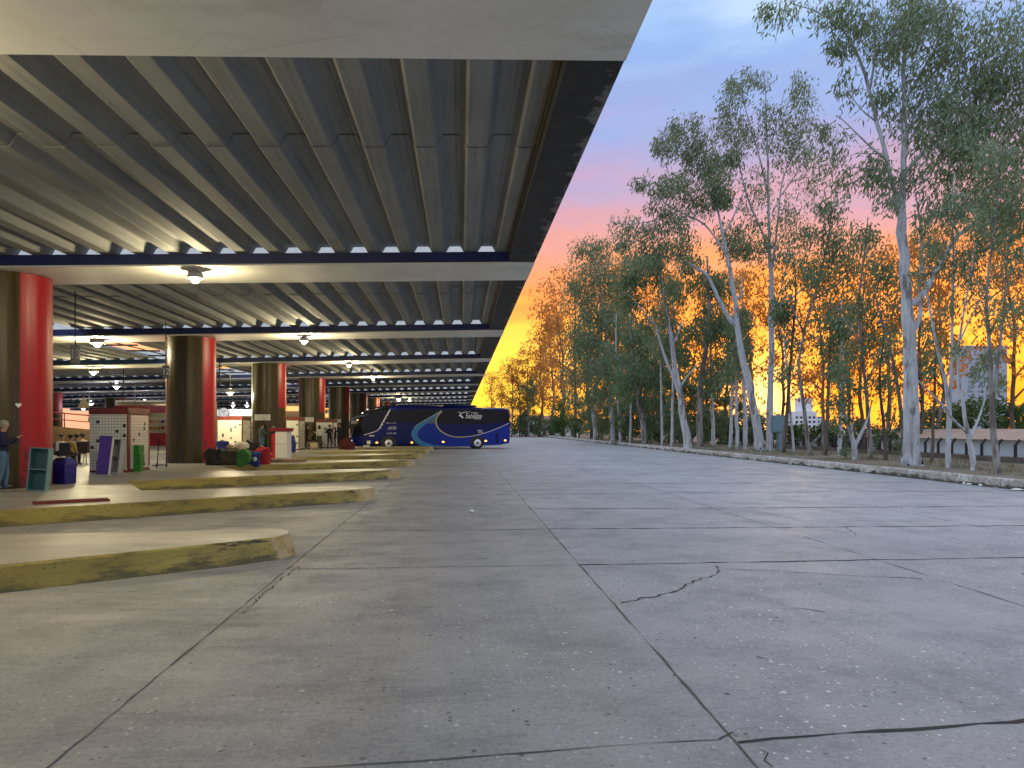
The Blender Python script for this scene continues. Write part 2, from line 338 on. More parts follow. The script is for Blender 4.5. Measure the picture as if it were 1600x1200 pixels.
# ------------------------------------------------------------------ mesh helpers
class MB:
    def __init__(s): s.v = []; s.f = []; s.mi = []; s.sm = []
    def add(s, vs, fs, mi=0, smooth=False):
        o = len(s.v); s.v.extend([tuple(v) for v in vs])
        for f in fs: s.f.append(tuple(i + o for i in f)); s.mi.append(mi); s.sm.append(smooth)
    def box(s, c, d, mi=0, rz=0., taper=1.0, M4=None):
        x, y, z = d[0] / 2, d[1] / 2, d[2] / 2; t = taper
        vs = [(-x, -y, -z), (x, -y, -z), (x, y, -z), (-x, y, -z), (-x * t, -y * t, z), (x * t, -y * t, z), (x * t, y * t, z), (-x * t, y * t, z)]
        m = M4 if M4 is not None else (Matrix.Translation(c) @ Matrix.Rotation(rz, 4, 'Z'))
        s.add([m @ Vector(v) for v in vs], [(0, 3, 2, 1), (4, 5, 6, 7), (0, 1, 5, 4), (1, 2, 6, 5), (2, 3, 7, 6), (3, 0, 4, 7)], mi)
    def prism(s, pts, z0, z1, mi=0, mtop=None, inset=0.):
        n = len(pts); vs = [(p[0], p[1], z0) for p in pts] + [(p[0], p[1], z1) for p in pts]
        o = len(s.v); s.v.extend(vs)
        for i in range(n):
            j = (i + 1) % n; s.f.append((o + i, o + j, o + n + j, o + n + i)); s.mi.append(mi); s.sm.append(False)
        s.f.append(tuple(o + n + i for i in range(n))); s.mi.append(mi if mtop is None else mtop); s.sm.append(False)
        s.f.append(tuple(o + n - 1 - i for i in range(n))); s.mi.append(mi); s.sm.append(False)
    def tube(s, pts, rs, n=8, mi=0, cap=True):
        pts = [Vector(p) for p in pts]
        if not isinstance(rs, (list, tuple)): rs = [rs] * len(pts)
        vs = []; ref = Vector((0.31, 0.95, 0.05))
        for i, p in enumerate(pts):
            d = (pts[min(i + 1, len(pts) - 1)] - pts[max(i - 1, 0)])
            d = d.normalized() if d.length > 1e-6 else Vector((0, 0, 1))
            a = ref - d * ref.dot(d)
            if a.length < .05: a = Vector((1, 0, 0)) - d * d.x
            a.normalize(); b = d.cross(a)
            for k in range(n):
                t = 2 * PI * k / n; vs.append(p + (a * math.cos(t) + b * math.sin(t)) * rs[i])
        fs = []
        for i in range(len(pts) - 1):
            for k in range(n):
                fs.append((i * n + k, i * n + (k + 1) % n, (i + 1) * n + (k + 1) % n, (i + 1) * n + k))
        if cap:
            fs.append(tuple(range(n - 1, -1, -1))); fs.append(tuple((len(pts) - 1) * n + k for k in range(n)))
        s.add(vs, fs, mi, True)
    def lathe(s, prof, c=(0, 0, 0), n=24, mi=0, axis='Z'):
        vs = []; c = Vector(c)
        for r, h in prof:
            for k in range(n):
                t = 2 * PI * k / n
                p = (r * math.cos(t), r * math.sin(t), h)
                if axis == 'Y': p = (p[0], p[2], p[1])
                vs.append(c + Vector(p))
        fs = []
        for i in range(len(prof) - 1):
            for k in range(n): fs.append((i * n + k, i * n + (k + 1) % n, (i + 1) * n + (k + 1) % n, (i + 1) * n + k))
        fs.append(tuple(range(n - 1, -1, -1))); fs.append(tuple((len(prof) - 1) * n + k for k in range(n)))
        s.add(vs, fs, mi, True)
    def ell(s, c, r, mi=0, n=12, m=8, jit=0., seed=0, e=1.0, rot=None):
        vs = []; c = Vector(c)
        def pw(x): return math.copysign(abs(x) ** e, x)
        for i in range(m + 1):
            ph = -PI / 2 + PI * i / m
            for k in range(n):
                t = 2 * PI * k / n
                p = Vector((pw(math.cos(ph)) * pw(math.cos(t)) * r[0], pw(math.cos(ph)) * pw(math.sin(t)) * r[1], pw(math.sin(ph)) * r[2]))
                if jit: p *= 1 + jit * mnoise.noise(p * (1.6 / max(r)) + Vector((seed * 7.3, seed * 1.7, 0)))
                if rot is not None: p = rot @ p
                vs.append(c + p)
        fs = [(i * n + k, i * n + (k + 1) % n, (i + 1) * n + (k + 1) % n, (i + 1) * n + k) for i in range(m) for k in range(n)]
        s.add(vs, fs, mi, True)
    def build(s, name, mats, parent=None, loc=None, rz=0.):
        me = bpy.data.meshes.new(name); me.from_pydata(s.v, [], s.f)
        if not isinstance(mats, (list, tuple)): mats = [mats]
        for m in mats: me.materials.append(m)
        me.polygons.foreach_set('material_index', s.mi); me.polygons.foreach_set('use_smooth', s.sm)
        me.update()
        o = bpy.data.objects.new(name, me); COL.objects.link(o)
        if parent is not None: o.parent = parent
        if loc is not None: o.location = loc
        o.rotation_euler.z = rz
        return o
def tag(o, label=None, cat=None, group=None, kind=None):
    if label: o['label'] = label
    if cat: o['category'] = cat
    if group: o['group'] = group
    if kind: o['kind'] = kind
    return o
def empty(name, loc, label, cat, group=None, rz=0.):
    o = bpy.data.objects.new(name, None); COL.objects.link(o); o.location = loc; o.rotation_euler.z = rz
    o.empty_display_size = .2
    return tag(o, label, cat, group)
def bevel(o, w=.02, seg=2):
    md = o.modifiers.new('bevel', 'BEVEL'); md.width = w; md.segments = seg; md.limit_method = 'ANGLE'; return o
def text(name, body, size, mat, parent, loc, rot, shear=0., extrude=.004, align='CENTER', sx=1.):
    c = bpy.data.curves.new(name, 'FONT'); c.body = body; c.size = size; c.shear = shear; c.extrude = extrude
    c.align_x = align; c.align_y = 'CENTER'
    t = bpy.data.objects.new(name, c); COL.objects.link(t)
    dg = bpy.context.evaluated_depsgraph_get(); me = bpy.data.meshes.new_from_object(t.evaluated_get(dg))
    bpy.data.objects.remove(t); bpy.data.curves.remove(c)
    me.materials.clear(); me.materials.append(mat)
    o = bpy.data.objects.new(name, me); COL.objects.link(o); o.parent = parent; o.location = loc; o.rotation_euler = rot; o.scale.x = sx
    return o

# ------------------------------------------------------------------ ground
def terrain_z(x, y):
    if x < 16.2: return -.03
    d = x - 16.2
    z = .27 - .02 * max(0, d - 3)
    z = max(z, -.35) if d < 32 else -.35 - (d - 32) * .06
    return max(z, -14) + .05 * mnoise.noise(Vector((x * .4, y * .4, 3)))
g = MB()
xs = [-400, -90] + [16.0, 16.25] + [16.8 + i * .9 for i in range(34)] + [50, 60, 80, 110, 160, 240, 400, 700, 1200, 2500]
ys = [-60, -20] + [i * 2.0 for i in range(0, 66)] + [140, 160, 200, 260, 350, 500, 800, 1400, 2800]
vs = [(x, y, terrain_z(x, y) if y < 136 or x > 16 else -.03) for y in ys for x in xs]
W_ = len(xs)
fs = [(j * W_ + i, j * W_ + i + 1, (j + 1) * W_ + i + 1, (j + 1) * W_ + i) for j in range(len(ys) - 1) for i in range(W_ - 1)]
g.add(vs, fs, 0, True)
tag(g.build('ground', M['earth']), kind='structure')
rd = MB()
rx = [-75, -20, 16.02]; ry = [-30, 40, 140]
rd.add([(x, y, 0) for y in ry for x in rx], [(j * 3 + i, j * 3 + i + 1, (j + 1) * 3 + i + 1, (j + 1) * 3 + i) for j in range(2) for i in range(2)])
tag(rd.build('road', M['road']), kind='structure')

# joints and cracks of the slabs
rng = random.Random(5)
M['joint'] = simple('tar_filled_joint', (.11, .107, .103), .9, var=.3, scale=8)
def strip(mb, pts, w, jit=.012, z=.004, step=.22):
    out = []
    for a, b in zip(pts[:-1], pts[1:]):
        a = Vector((a[0], a[1], 0)); b = Vector((b[0], b[1], 0)); n = max(1, int((b - a).length / step))
        for i in range(n): out.append(a.lerp(b, i / n))
    out.append(Vector((pts[-1][0], pts[-1][1], 0)))
    vs = []; 
    for i, p in enumerate(out):
        d = (out[min(i + 1, len(out) - 1)] - out[max(i - 1, 0)]).normalized(); nrm = Vector((-d.y, d.x, 0))
        o = nrm * rng.uniform(-jit, jit); ww = w * rng.choice((.12, .3, .45, .6, .7, .85, 1.0))
        vs.append(p + o + nrm * ww / 2 + Vector((0, 0, z))); vs.append(p + o - nrm * ww / 2 + Vector((0, 0, z)))
    mb.add(vs, [(2 * i, 2 * i + 1, 2 * i + 3, 2 * i + 2) for i in range(len(out) - 1)])
jm = MB(); jd = MB()
JX = [-2.2, 1.55, 5.65, 9.4, 12.7]
for x in JX: strip(jm, [(x + .05, -4), (x, 10), (x - .04, 50), (x, 138)], .022, jit=.007, step=.2)
lat = [4.25, 9.8, 13.3, 16.6, 20.3, 24, 28, 32, 36.5, 41, 46, 51, 57, 63, 70, 77, 85, 94, 104, 116]
for k, y in enumerate(lat):
    e = rng.uniform(-.15, .15)
    if k == 0:
        strip(jm, [(-4, 3.75), (1.5, 4.27)], .018); strip(jd, [(1.58, 4.22), (5.6, 4.62), (12, 5.2)], .05, jit=.025)
    else:
        strip(jm, [(-2.2, y - .05), (1.55, y)], .022 + y * .0012, jit=.02)
        strip(jd if k < 4 else jm, [(1.55, y), (5.65, y + e), (9.4, y + e * 1.5), (16, y + e)], .05 + y * .0016, jit=.03)
cr = [PZ(u, v) for u, v in ((970, 942), (1010, 935), (1050, 926), (1085, 910), (1110, 900), (1125, 890), (1115, 884))]
strip(jd, [(p.x, p.y) for p in cr], .032, jit=.04, step=.07, z=.006)
cr = [PZ(u, v) for u, v in ((1130, 889), (1220, 893), (1330, 900), (1440, 904))]
strip(jm, [(p.x, p.y) for p in cr], .03, jit=.02, step=.1, z=.006)
for pts in (((850, 776), (880, 781), (905, 780)), ((1320, 824), (1340, 836)), ((1130, 1158), (1150, 1148), (1170, 1152)), ((1185, 1168), (1210, 1200)),
            ((380, 960), (400, 940), (440, 905), (470, 885)), ((1240, 950), (1268, 953), (1290, 956)), ((1180, 1027), (1200, 1031)), ((1130, 755), (1190, 757)), ((1320, 746), (1390, 750))):
    p = [PZ(u, v) for u, v in pts]; strip(jd, [(q.x, q.y) for q in p], .018, jit=.03, step=.07, z=.006)
tag(jm.build('road_joints', M['joint']), kind='structure')
tag(jd.build('road_cracks', simple('dark_open_crack', (.04, .038, .036), .95, var=.3, scale=8)), kind='structure')

# scattered fallen leaves and bits on the slabs
lm = MB()
for i in range(1500):
    if rng.random() < .75: x, y = rng.uniform(-2, 16), rng.uniform(2.6, 26)
    else: x, y = rng.uniform(14.6, 15.98), rng.uniform(12, 70)
    a = rng.uniform(0, PI); L = rng.uniform(.008, .034); w = rng.uniform(.003, .009); 
    d = Vector((math.cos(a), math.sin(a), 0)) * L; n_ = Vector((-d.y, d.x, 0)).normalized() * w
    p = Vector((x, y, .008)); up = Vector((0, 0, rng.uniform(0, .012)))
    lm.add([p - d, p + n_ + up, p + d, p - n_ + up], [(0, 1, 2, 3)], 0 if rng.random() < .6 else 1)
M['deadleaf'] = simple('dead_leaves', (.05, .04, .03), .8, var=.5, scale=2); M['palechip'] = simple('pale_petals', (.62, .61, .58), .7)
tag(lm.build('fallen_leaves', [M['deadleaf'], M['palechip']]), 'scattered dead leaves and pale petals on the grey concrete', 'litter', kind='stuff')

# right kerb
kb = MB()
y = 2.0
while y < 138:
    L = 1.0 if rng.random() < .85 else .8
    zz_ = .30 + rng.uniform(-.012, .012); o = rng.uniform(-.015, .015)
    pr = [(16.0 + o - .03, 0), (16.0 + o, zz_ - .05), (16.04 + o, zz_), (16.22 + o, zz_), (16.24 + o, -.1)]
    vs = [(px, y + .008, pz) for px, pz in pr] + [(px, y + L - .008, pz) for px, pz in pr]
    n = len(pr); kb.add(vs, [(i, i + n, i + 1 + n, i + 1) for i in range(n - 1)] + [tuple(range(n)), tuple(range(2 * n - 1, n - 1, -1))])
    y += L
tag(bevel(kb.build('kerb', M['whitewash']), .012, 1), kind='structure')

# ------------------------------------------------------------------ boarding platform and its islands
PH = .30; TX = -2.2; PER = 8.2; T0 = 10.9; NI = 15
def island_pts(k):
    ty = T0 + PER * k; c = (TX - 5.4, ty - .55 + (.55 if k == 0 else 0))
    r = (TX - 7.1, ty - 5.55)
    return r, c, ty
edge = []
for k in range(-1, NI):
    r, c, ty = island_pts(k); edge += [r, c]
pl = MB()
poly = edge + [(edge[-1][0], 150), (-80, 150), (-80, edge[0][1])]
pl.prism(poly, -.02, PH, 1, 0)
tag(pl.build('platform', [M['platform'], M['yellow']]), kind='structure')
ISL_LAB = {0: 'nearest concrete boarding island with a yellow kerb and pale worn tip', 1: 'boarding island carrying the red steel ramp plate on its yellow kerb',
           2: 'third boarding island with black scuffed yellow kerb beyond the ramp plate'}
for k in range(0, NI):
    r, c, ty = island_pts(k)
    # outline from root along the front edge, round the tip, back to inner corner
    fr = Vector((r[0], r[1])); ox = -.24 if k == 0 else 0.; A = Vector((TX - .25 + ox, ty - .55)); B = Vector((TX - .38 + ox, ty + .45)); C = Vector((c[0], c[1]))
    tip = []
    cen = Vector((TX - .52 + ox, ty - .02)); 
    for i in range(9):
        t = -1.05 + 2.35 * i / 8
        tip.append(cen + Vector((math.cos(t) * .52, math.sin(t) * .56)))
    top = [fr] + [fr.lerp(A, .5)] + [A + (fr - A).normalized() * .35] + tip + [B + (C - B).normalized() * .3, C]
    m = MB(); n = len(top)
    ctr = sum((Vector(p) for p in top), Vector((0, 0))) / n
    bot = []
    for i, p in enumerate(top):
        if i in (0, n - 1): bot.append(p); continue
        a = top[i - 1]; b2 = top[i + 1]; d = (b2 - a).normalized(); nr = Vector((d.y, -d.x))
        flare = .10 if 2 <= i <= n - 3 else .03
        bot.append(p + nr * flare)
    shoulder = []
    for i, p in enumerate(top):
        if i in (0, n - 1): shoulder.append(p); continue
        a = top[i - 1]; b2 = top[i + 1]; d = (b2 - a).normalized(); nr = Vector((d.y, -d.x)); shoulder.append(p + nr * .022)
    V = [(p.x, p.y, -.02) for p in bot] + [(p.x, p.y, PH - .025) for p in shoulder] + [(p.x, p.y, PH + .003) for p in top]
    fs, mi = [], []
    for i in range(n - 1):
        tipy = 3 <= i <= n - 4
        mt = 1
        m.add([V[i], V[i + 1], V[n + i + 1], V[n + i]], [(0, 1, 2, 3)], mt, tipy)
        m.add([V[n + i], V[n + i + 1], V[2 * n + i + 1], V[2 * n + i]], [(0, 1, 2, 3)], mt, tipy)
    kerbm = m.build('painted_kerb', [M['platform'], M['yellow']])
    t = MB(); t.add(V[2 * n:], [tuple(range(n))])
    isl = t.build('boarding_island', M['platform'])
    tag(isl, ISL_LAB.get(k, 'boarding island with yellow kerb further along the row towards the bus'), 'boarding island', 'sawtooth boarding islands along the platform')
    kerbm.parent = isl
    # thin painted lip on the top edge
# tyre scuffs and dark floor paint are in the materials

# ------------------------------------------------------------------ canopy
XE = 1.85; SL = .0226
def zs(x, x0=XE, z0=5.93): return z0 - SL * (x0 - x)
BEAMS = [(6.2 if k == 0 else 5.7 + 13.2 * k) for k in range(0, 11)]
BW = 2.2; BH = .30
PERI, RH = .80, .20
def sheet_profile(x_from, x_to):
    """points (x, dz) from right to left"""
    pts = []; x = x_from
    while x - PERI > x_to:
        pts += [(x, 0), (x - .27, 0), (x - .29, .012), (x - .385, RH - .018), (x - .40, RH - .004), (x - .455, RH), (x - .457, RH + .014), (x - .470, RH + .014), (x - .472, RH), (x - .665, RH), (x - .685, RH - .012), (x - .785, .012)]
        x -= PERI
    pts += [(x, 0)]
    return pts
canopy = empty('bus_terminal_canopy', (-11.4, 18, 0), 'long white beamed concrete canopy with corrugated roof on thick painted columns', 'canopy')
inner = empty('bus_terminal_canopy', (-33, 30, 0), 'second corrugated canopy deeper inside beyond the roof light gap', 'canopy')
def kid(o, parent):
    o.parent = parent; o.matrix_parent_inverse = Matrix.Translation(-Vector(parent.location)) if parent.rotation_euler.z == 0 else parent.matrix_world.inverted()
    return o
def beam(parent, xa, xb, y0, bluemat, tape=True):
    m = MB()
    za, zb = zs(xa), zs(xb)
    # white soffit slab (thin) with blue faced sides
    def seg(x0, x1, yy0, yy1, d0, d1, mi):
        m.add([(x0, yy0, zs(x0) + d0), (x1, yy0, zs(x1) + d0), (x1, yy1, zs(x1) + d0), (x0, yy1, zs(x0) + d0),
               (x0, yy0, zs(x0) + d1), (x1, yy0, zs(x1) + d1), (x1, yy1, zs(x1) + d1), (x0, yy1, zs(x0) + d1)],
              [(0, 3, 2, 1), (4, 5, 6, 7), (0, 1, 5, 4), (1, 2, 6, 5), (2, 3, 7, 6), (3, 0, 4, 7)], mi)
    seg(xa, xb, y0, y0 + BW, 0, .04, 0)
    o = m.build('beam', M['white_beam']); kid(o, parent)
    m = MB(); seg(xa, xb - .62 if xb > 1 else xb, y0 + .012, y0 + .16, .041, BH, 0); seg(xa, xb - .62 if xb > 1 else xb, y0 + BW - .16, y0 + BW - .012, .041, BH, 0)
    o2 = m.build('beam_side', bluemat); kid(o2, parent)
    m = MB(); seg(xa, xb - .66 if xb > 1 else xb, y0 + 1.30, y0 + 1.42, .041, BH + RH + .42, 0); o3 = m.build('added_gap_board', M['white']); kid(o3, parent)  # white board added behind the rib gaps so they read pale
    return o
XG0, XG1 = -16.0, -17.5
XL = -62.0
for k, y0 in enumerate(BEAMS):
    beam(canopy, XG0 + .02, XE, y0, M['blue_beam'])
    beam(inner, XL, XG0 - .02, y0, M['blue_beam2'] if k % 2 else M['blue_beam'])
def sheets(parent, xf, xt, ya, yb, name='roof_sheet'):
    pr = sheet_profile(xf, xt); m = MB(); n = len(pr)
    ym = ya + (yb - ya) * .34
    for (y0_, y1_, off_) in ((ya, ym + .16, .0), (ym, yb, -.018)):
        m2_ = MB(); V = []
        for y in (y0_, (y0_ + y1_) / 2, y1_): V += [(x, y, zs(x) + BH + .024 + off_ + dz) for x, dz in pr]
        m2_.add(V, [(j * n + i, j * n + i + 1, (j + 1) * n + i + 1, (j + 1) * n + i) for j in range(2) for i in range(n - 1)])
        o = m2_.build(name, M['roof']); kid(o, parent)
        q = o.modifiers.new('thickness', 'SOLIDIFY'); q.thickness = .008; q.offset = 1
    return o
    m.add(V, [(j * n + i, j * n + i + 1, (j + 1) * n + i + 1, (j + 1) * n + i) for j in range(2) for i in range(n - 1)])
    o = m.build(name, M['roof']); kid(o, parent)
    s = o.modifiers.new('thickness', 'SOLIDIFY'); s.thickness = .012; s.offset = 1
    return o
prev_end = -8
for k in range(len(BEAMS)):
    ya = BEAMS[k - 1] + BW - .28 if k else -8.0
    yb = BEAMS[k] + .28
    sheets(canopy, 1.19, XG0, ya, yb)
    sheets(inner, XG1, XL, ya, yb)
# black edge beam between the cross beams
m = MB(); 
for k in range(len(BEAMS)):
    ya = BEAMS[k - 1] + BW + .003 if k else -8.0; yb = BEAMS[k] - .003
    m.box(((1.2 + XE) / 2, (ya + yb) / 2, zs(1.5) + .03 + .27), (XE - 1.2 - .004, yb - ya, .54))
kid(m.build('edge_beam', M['black_edge']), canopy)
for k in range(len(BEAMS)):
    m = MB(); m.box(((1.22 + XE) / 2 - .0, BEAMS[k] + BW / 2, zs(1.5) + .05 + .26), (XE - 1.22 - .012, BW - .012, .5))
    kid(m.build('beam_end', M['white_beam']), canopy)
m = MB()
for k in range(len(BEAMS)):
    ya = BEAMS[k - 1] + BW if k else -8.0; yb = BEAMS[k]
    for x, w, hh in ((1.175, .03, .12), (1.12, .02, .05)):
        m.box((x, (ya + yb) / 2, zs(x) + BH - .03), (w, yb - ya - .3, hh))
kid(m.build('edge_flashing', simple('rusty_flashing', (.10, .075, .03), .5, .3, var=.4, scale=3)), canopy)
# roof light purlins across the gap
m = MB()
for k in range(len(BEAMS) - 1):
    ya = BEAMS[k] + BW; yb = BEAMS[k + 1]
    for j in range(4):
        y = ya + (yb - ya) * (j + .5) / 4; m.box((-16.75, y, zs(-16.75) + BH + .05), (1.7, .06, .08))
    m.box((-16.75, (ya + yb) / 2, zs(-16.7) + BH + .11), (.05, yb - ya, .05))
kid(m.build('roof_light_bars', M['dark_rod']), inner)

def column(parent, X, y, kind, r=1.0):
    z1 = zs(X); m = MB(); n = 72
    hs = [PH - .02, PH + .02, 2.05, 3.0, z1 - .002]
    def mat_at(deg, z):
        d = (deg + 180) % 360 - 180
        red = -44 <= d <= 52; lred = d <= -143 or d >= 128
        if kind == 0: return 1 if (red or lred) else 0
        if kind == 1: return (1 if red and z > 2.9 else (2 if (lred and z > 2.0) else 0))
        if kind == 2: return (1 if (red and z > 2.9) or (lred and z > 2.4) else 0)
    vs = []
    for h in hs:
        for k in range(n):
            t = 2 * PI * k / n; vs.append((r * math.cos(t), r * math.sin(t), h))
    for i in range(len(hs) - 1):
        for k in range(n):
            deg = 360 * (k + .5) / n
            m.f.append((i * n + k, i * n + (k + 1) % n, (i + 1) * n + (k + 1) % n, (i + 1) * n + k)); m.mi.append(mat_at(deg, (hs[i] + hs[i + 1]) / 2)); m.sm.append(True)
    m.v = vs
    o = m.build('column', [M['col_brown'], M['col_red'], M['col_pale']]); kid(o, parent); o.location = (X, y, 0)
    o['label'] = {0: 'dark brown column with full height red side', 1: 'brown column with pale green edge and red upper side', 2: 'brown column with red upper sides'}[kind]
    if kind:
        b = MB(); a0, a1 = R(-128), R(-72) ; rr = r + .012; nn = 12; V = []
        for rad in (rr, rr + .04):
            for zb in (2.22, 2.58):
                for i in range(nn + 1):
                    t = a0 + (a1 - a0) * i / nn; V.append((rad * math.cos(t), rad * math.sin(t), zb))
        q = nn + 1
        F_ = []
        for i in range(nn):
            F_ += [(2 * q + i, 2 * q + i + 1, 3 * q + i + 1, 3 * q + i), (i + 1, i, q + i, q + i + 1), (i, i + 1, 2 * q + i + 1, 2 * q + i), (q + i + 1, q + i, 3 * q + i, 3 * q + i + 1)]
        F_ += [(0, 2 * q, 3 * q, q), (nn, q + nn, 3 * q + nn, 2 * q + nn)]
        b.add(V, F_)
        bo = b.build('sign_board', M['cream']); bo.parent = o
    return o
COLX = -11.55
colobj = []
for k in range(1, 10):
    colobj.append(column(canopy, COLX, BEAMS[k] + BW / 2 + .1, 0 if k <= 2 else (1 if k in (3, 5) else 2)))
for k in range(2, 10):
    column(inner, -38.0, BEAMS[k] + BW / 2, 2 if k % 2 else 0)
# small heart on first column
m = MB(); hp = []
for i in range(24):
    t = 2 * PI * i / 24; hp.append((16 * math.sin(t) ** 3 * .0042, 0, (13 * math.cos(t) - 5 * math.cos(2 * t) - 2 * math.cos(3 * t) - math.cos(4 * t)) * .0042))
n = len(hp); m.add([(x, -.006, z) for x, y, z in hp] + [(x, .01, z) for x, y, z in hp], [tuple(range(n)), tuple(range(2 * n - 1, n - 1, -1))] + [(i, n + i, n + (i + 1) % n, (i + 1) % n) for i in range(n)])
h = m.build('heart_sticker', M['white']); ang = R(-47.0); h.parent = colobj[0]; h.location = (math.cos(ang) * 1.015, math.sin(ang) * 1.015, 2.35); h.rotation_euler.z = ang + PI / 2

# ------------------------------------------------------------------ lamps and hanging signs
M['bulb'] = simple('lit_lamp_glass', (1, .95, .8), .3, emit=(1, .86, .52), estr=30)
M['bulb_cool'] = simple('lit_cool_lamp', (1, 1, 1), .3, emit=(.86, .84, 1), estr=22)
def lamp(u, y, D, label, zc=None, power=650, cool=False, rod=None, big=1.):
    p = PD(u, y, D)
    zt = zs(p.x)
    kbeam = min(range(len(BEAMS)), key=lambda q: abs(BEAMS[q] + BW / 2 - p.y))
    on_beam = BEAMS[kbeam] < p.y < BEAMS[kbeam] + BW
    top = zt if on_beam else zt + BH
    o = empty('hanging_lamp', (p.x, p.y, p.z), label, 'lamp', 'lit lamps under the canopy')
    m = MB(); m.lathe([(.02, top - p.z - .002), (.02, .17)], n=8); m.lathe([(.06, top - p.z - .03), (.06, top - p.z - .002)], n=10)
    m.build('rod', M['galv'], o)
    m = MB(); m.lathe([(.05, .20), (.06, .14), (.17 * big, .09), (.20 * big, -.06 * big), (.19 * big, -.065 * big), (.05, .10)], n=22)
    m.build('lamp_holder', M['grey'], o)
    m = MB(); m.ell((0, 0, -.05), (.11 * big, .11 * big, .14 * big), n=16, m=10)
    b = m.build('bulb', M['bulb_cool'] if cool else M['bulb'], o)
    if power:
        ld = bpy.data.lights.new('lamp_light', 'POINT'); ld.energy = power * .74; ld.color = (.9, .9, 1) if cool else (1, .84, .50); ld.shadow_soft_size = .06
        lo = bpy.data.objects.new('lamp_light', ld); COL.objects.link(lo); lo.parent = o; lo.location = (0, 0, -.05 - .14 * big - .07)
    return o
YB = [b + 1.1 for b in BEAMS]
lamp(305, 431, 18.75, 'cool white lamp on the second beam from the front, nearest lit lamp', power=420, big=1.0)
lamp(475, 531, 32.3, 'yellow lamp under the third beam, right of the second column')
lamp(545, 569, 45.5, 'yellow lamp under the fourth beam above the bus nose', power=650)
lamp(583, 590, 58.7, 'small white lamp under the fifth beam', power=650)
lamp(623, 622, 98, 'larger of two bright lamps just above the bus roof', power=700, big=2.2)
lamp(640, 624, 104, 'smaller of two bright lamps just above the bus roof', power=500, big=1.6)
lamp(152, 533, 32.0, 'large yellow lamp between the first two columns, upper of the pair', power=750, big=1.5)
lamp(146, 579, 44.5, 'large yellow lamp between the first two columns, lower of the pair', power=750, big=1.5)
lamp(360, 611, 46.5, 'yellow lamp hung low on a long rod right of the second column', power=750, big=1.5)
for u, y, D, lb in ((142, 629, 72, 'violet white lamp left of the yellow triangle board'), (130, 637, 85, 'violet white lamp low above the seated people'), (226, 627, 72, 'violet white lamp high above the tiled kiosk top'),
                    (219, 636, 85, 'violet white lamp just above the tiled kiosk top'), (182, 602, 58, 'dim white lamp high between first two columns'), (364, 632, 84, 'white lamp above the round clock'), (386, 632, 84, 'white lamp right of the round clock')):
    lamp(u, y, D, lb, power=160, cool=True, big=1.6)
o = lamp(-480, 60, 7.2, 'lamp under the nearest beam, outside the picture', power=900); 
for k in (1, 2, 3, 4, 5):
    if k in (1,): 
        lamp(0, 0, 1, 'x', power=0) if False else None

def hang_sign(u0, u1, y0, y1, D, num, label, back, fg, rodmat):
    a = PD(u0, y0, D); b = PD(u1, y1, D); w = (Vector((b.x, b.y)) - Vector((a.x, a.y))).length; h = a.z - b.z
    c = (a + b) / 2; o = empty('bay_sign', (c.x, c.y, c.z), label, 'sign', 'numbered signs hung over the bays')
    o.rotation_euler.z = -YAW + math.atan2((u0 + u1) / 2 - 800, F) * -1
    m = MB(); m.box((0, 0, 0), (w, .16, h)); bevel(m.build('sign_box', back, o), .015, 2)
    text('number', num, h * .72, fg, o, (0, -.086, 0), (PI / 2, 0, 0), sx=.75)
    zt = zs(c.x) + (BH if not any(b_ < c.y < b_ + BW for b_ in BEAMS) else 0)
    m = MB(); m.lathe([(.018, h / 2), (.018, zt - c.z)], n=8); m.build('rod', rodmat, o)
M['sign_blue'] = simple('dark_blue_sign', (.012, .014, .06), .35); M['sign_grey'] = simple('faded_grey_sign', (.17, .17, .17), .4, var=.2)
M['lettering'] = simple('white_lettering', (.85, .85, .85), .5, var=.02); M['letter_grey'] = simple('pale_grey_lettering', (.5, .5, .5), .5)
hang_sign(111, 124, 540, 568, 22.8, '13', 'grey bay sign 13 hanging on a rod right of the first column', M['sign_grey'], M['letter_grey'], M['dark_rod'])
hang_sign(254, 264, 571, 591, 29.6, '12', 'dark blue bay sign 12 hanging beside the second column', M['sign_blue'], M['lettering'], M['dark_rod'])
for (u, y0, y1, D, lb) in ((139, 600, 655, 60, 'thin pale hanging rod left of the yellow triangle'), (211, 585, 625, 62, 'thin pale hanging rod above the tiled kiosk'), (193, 578, 622, 50, 'dark thin hanging cable above the tiled kiosk'),
                           (343, 560, 597, 44, 'dark cable hung left of the low yellow lamp')):
    a = PD(u, y0, D); b = PD(u, y1, D); m = MB(); m.tube([(b.x, b.y, zs(b.x) + BH), (b.x, b.y, b.z)], .03, 8); m.box((b.x, b.y, b.z - .05), (.12, .12, .22))
    tag(m.build('hanging_rod', M['galv'] if 'pale' in lb else M['dark_rod']), lb, 'rod')

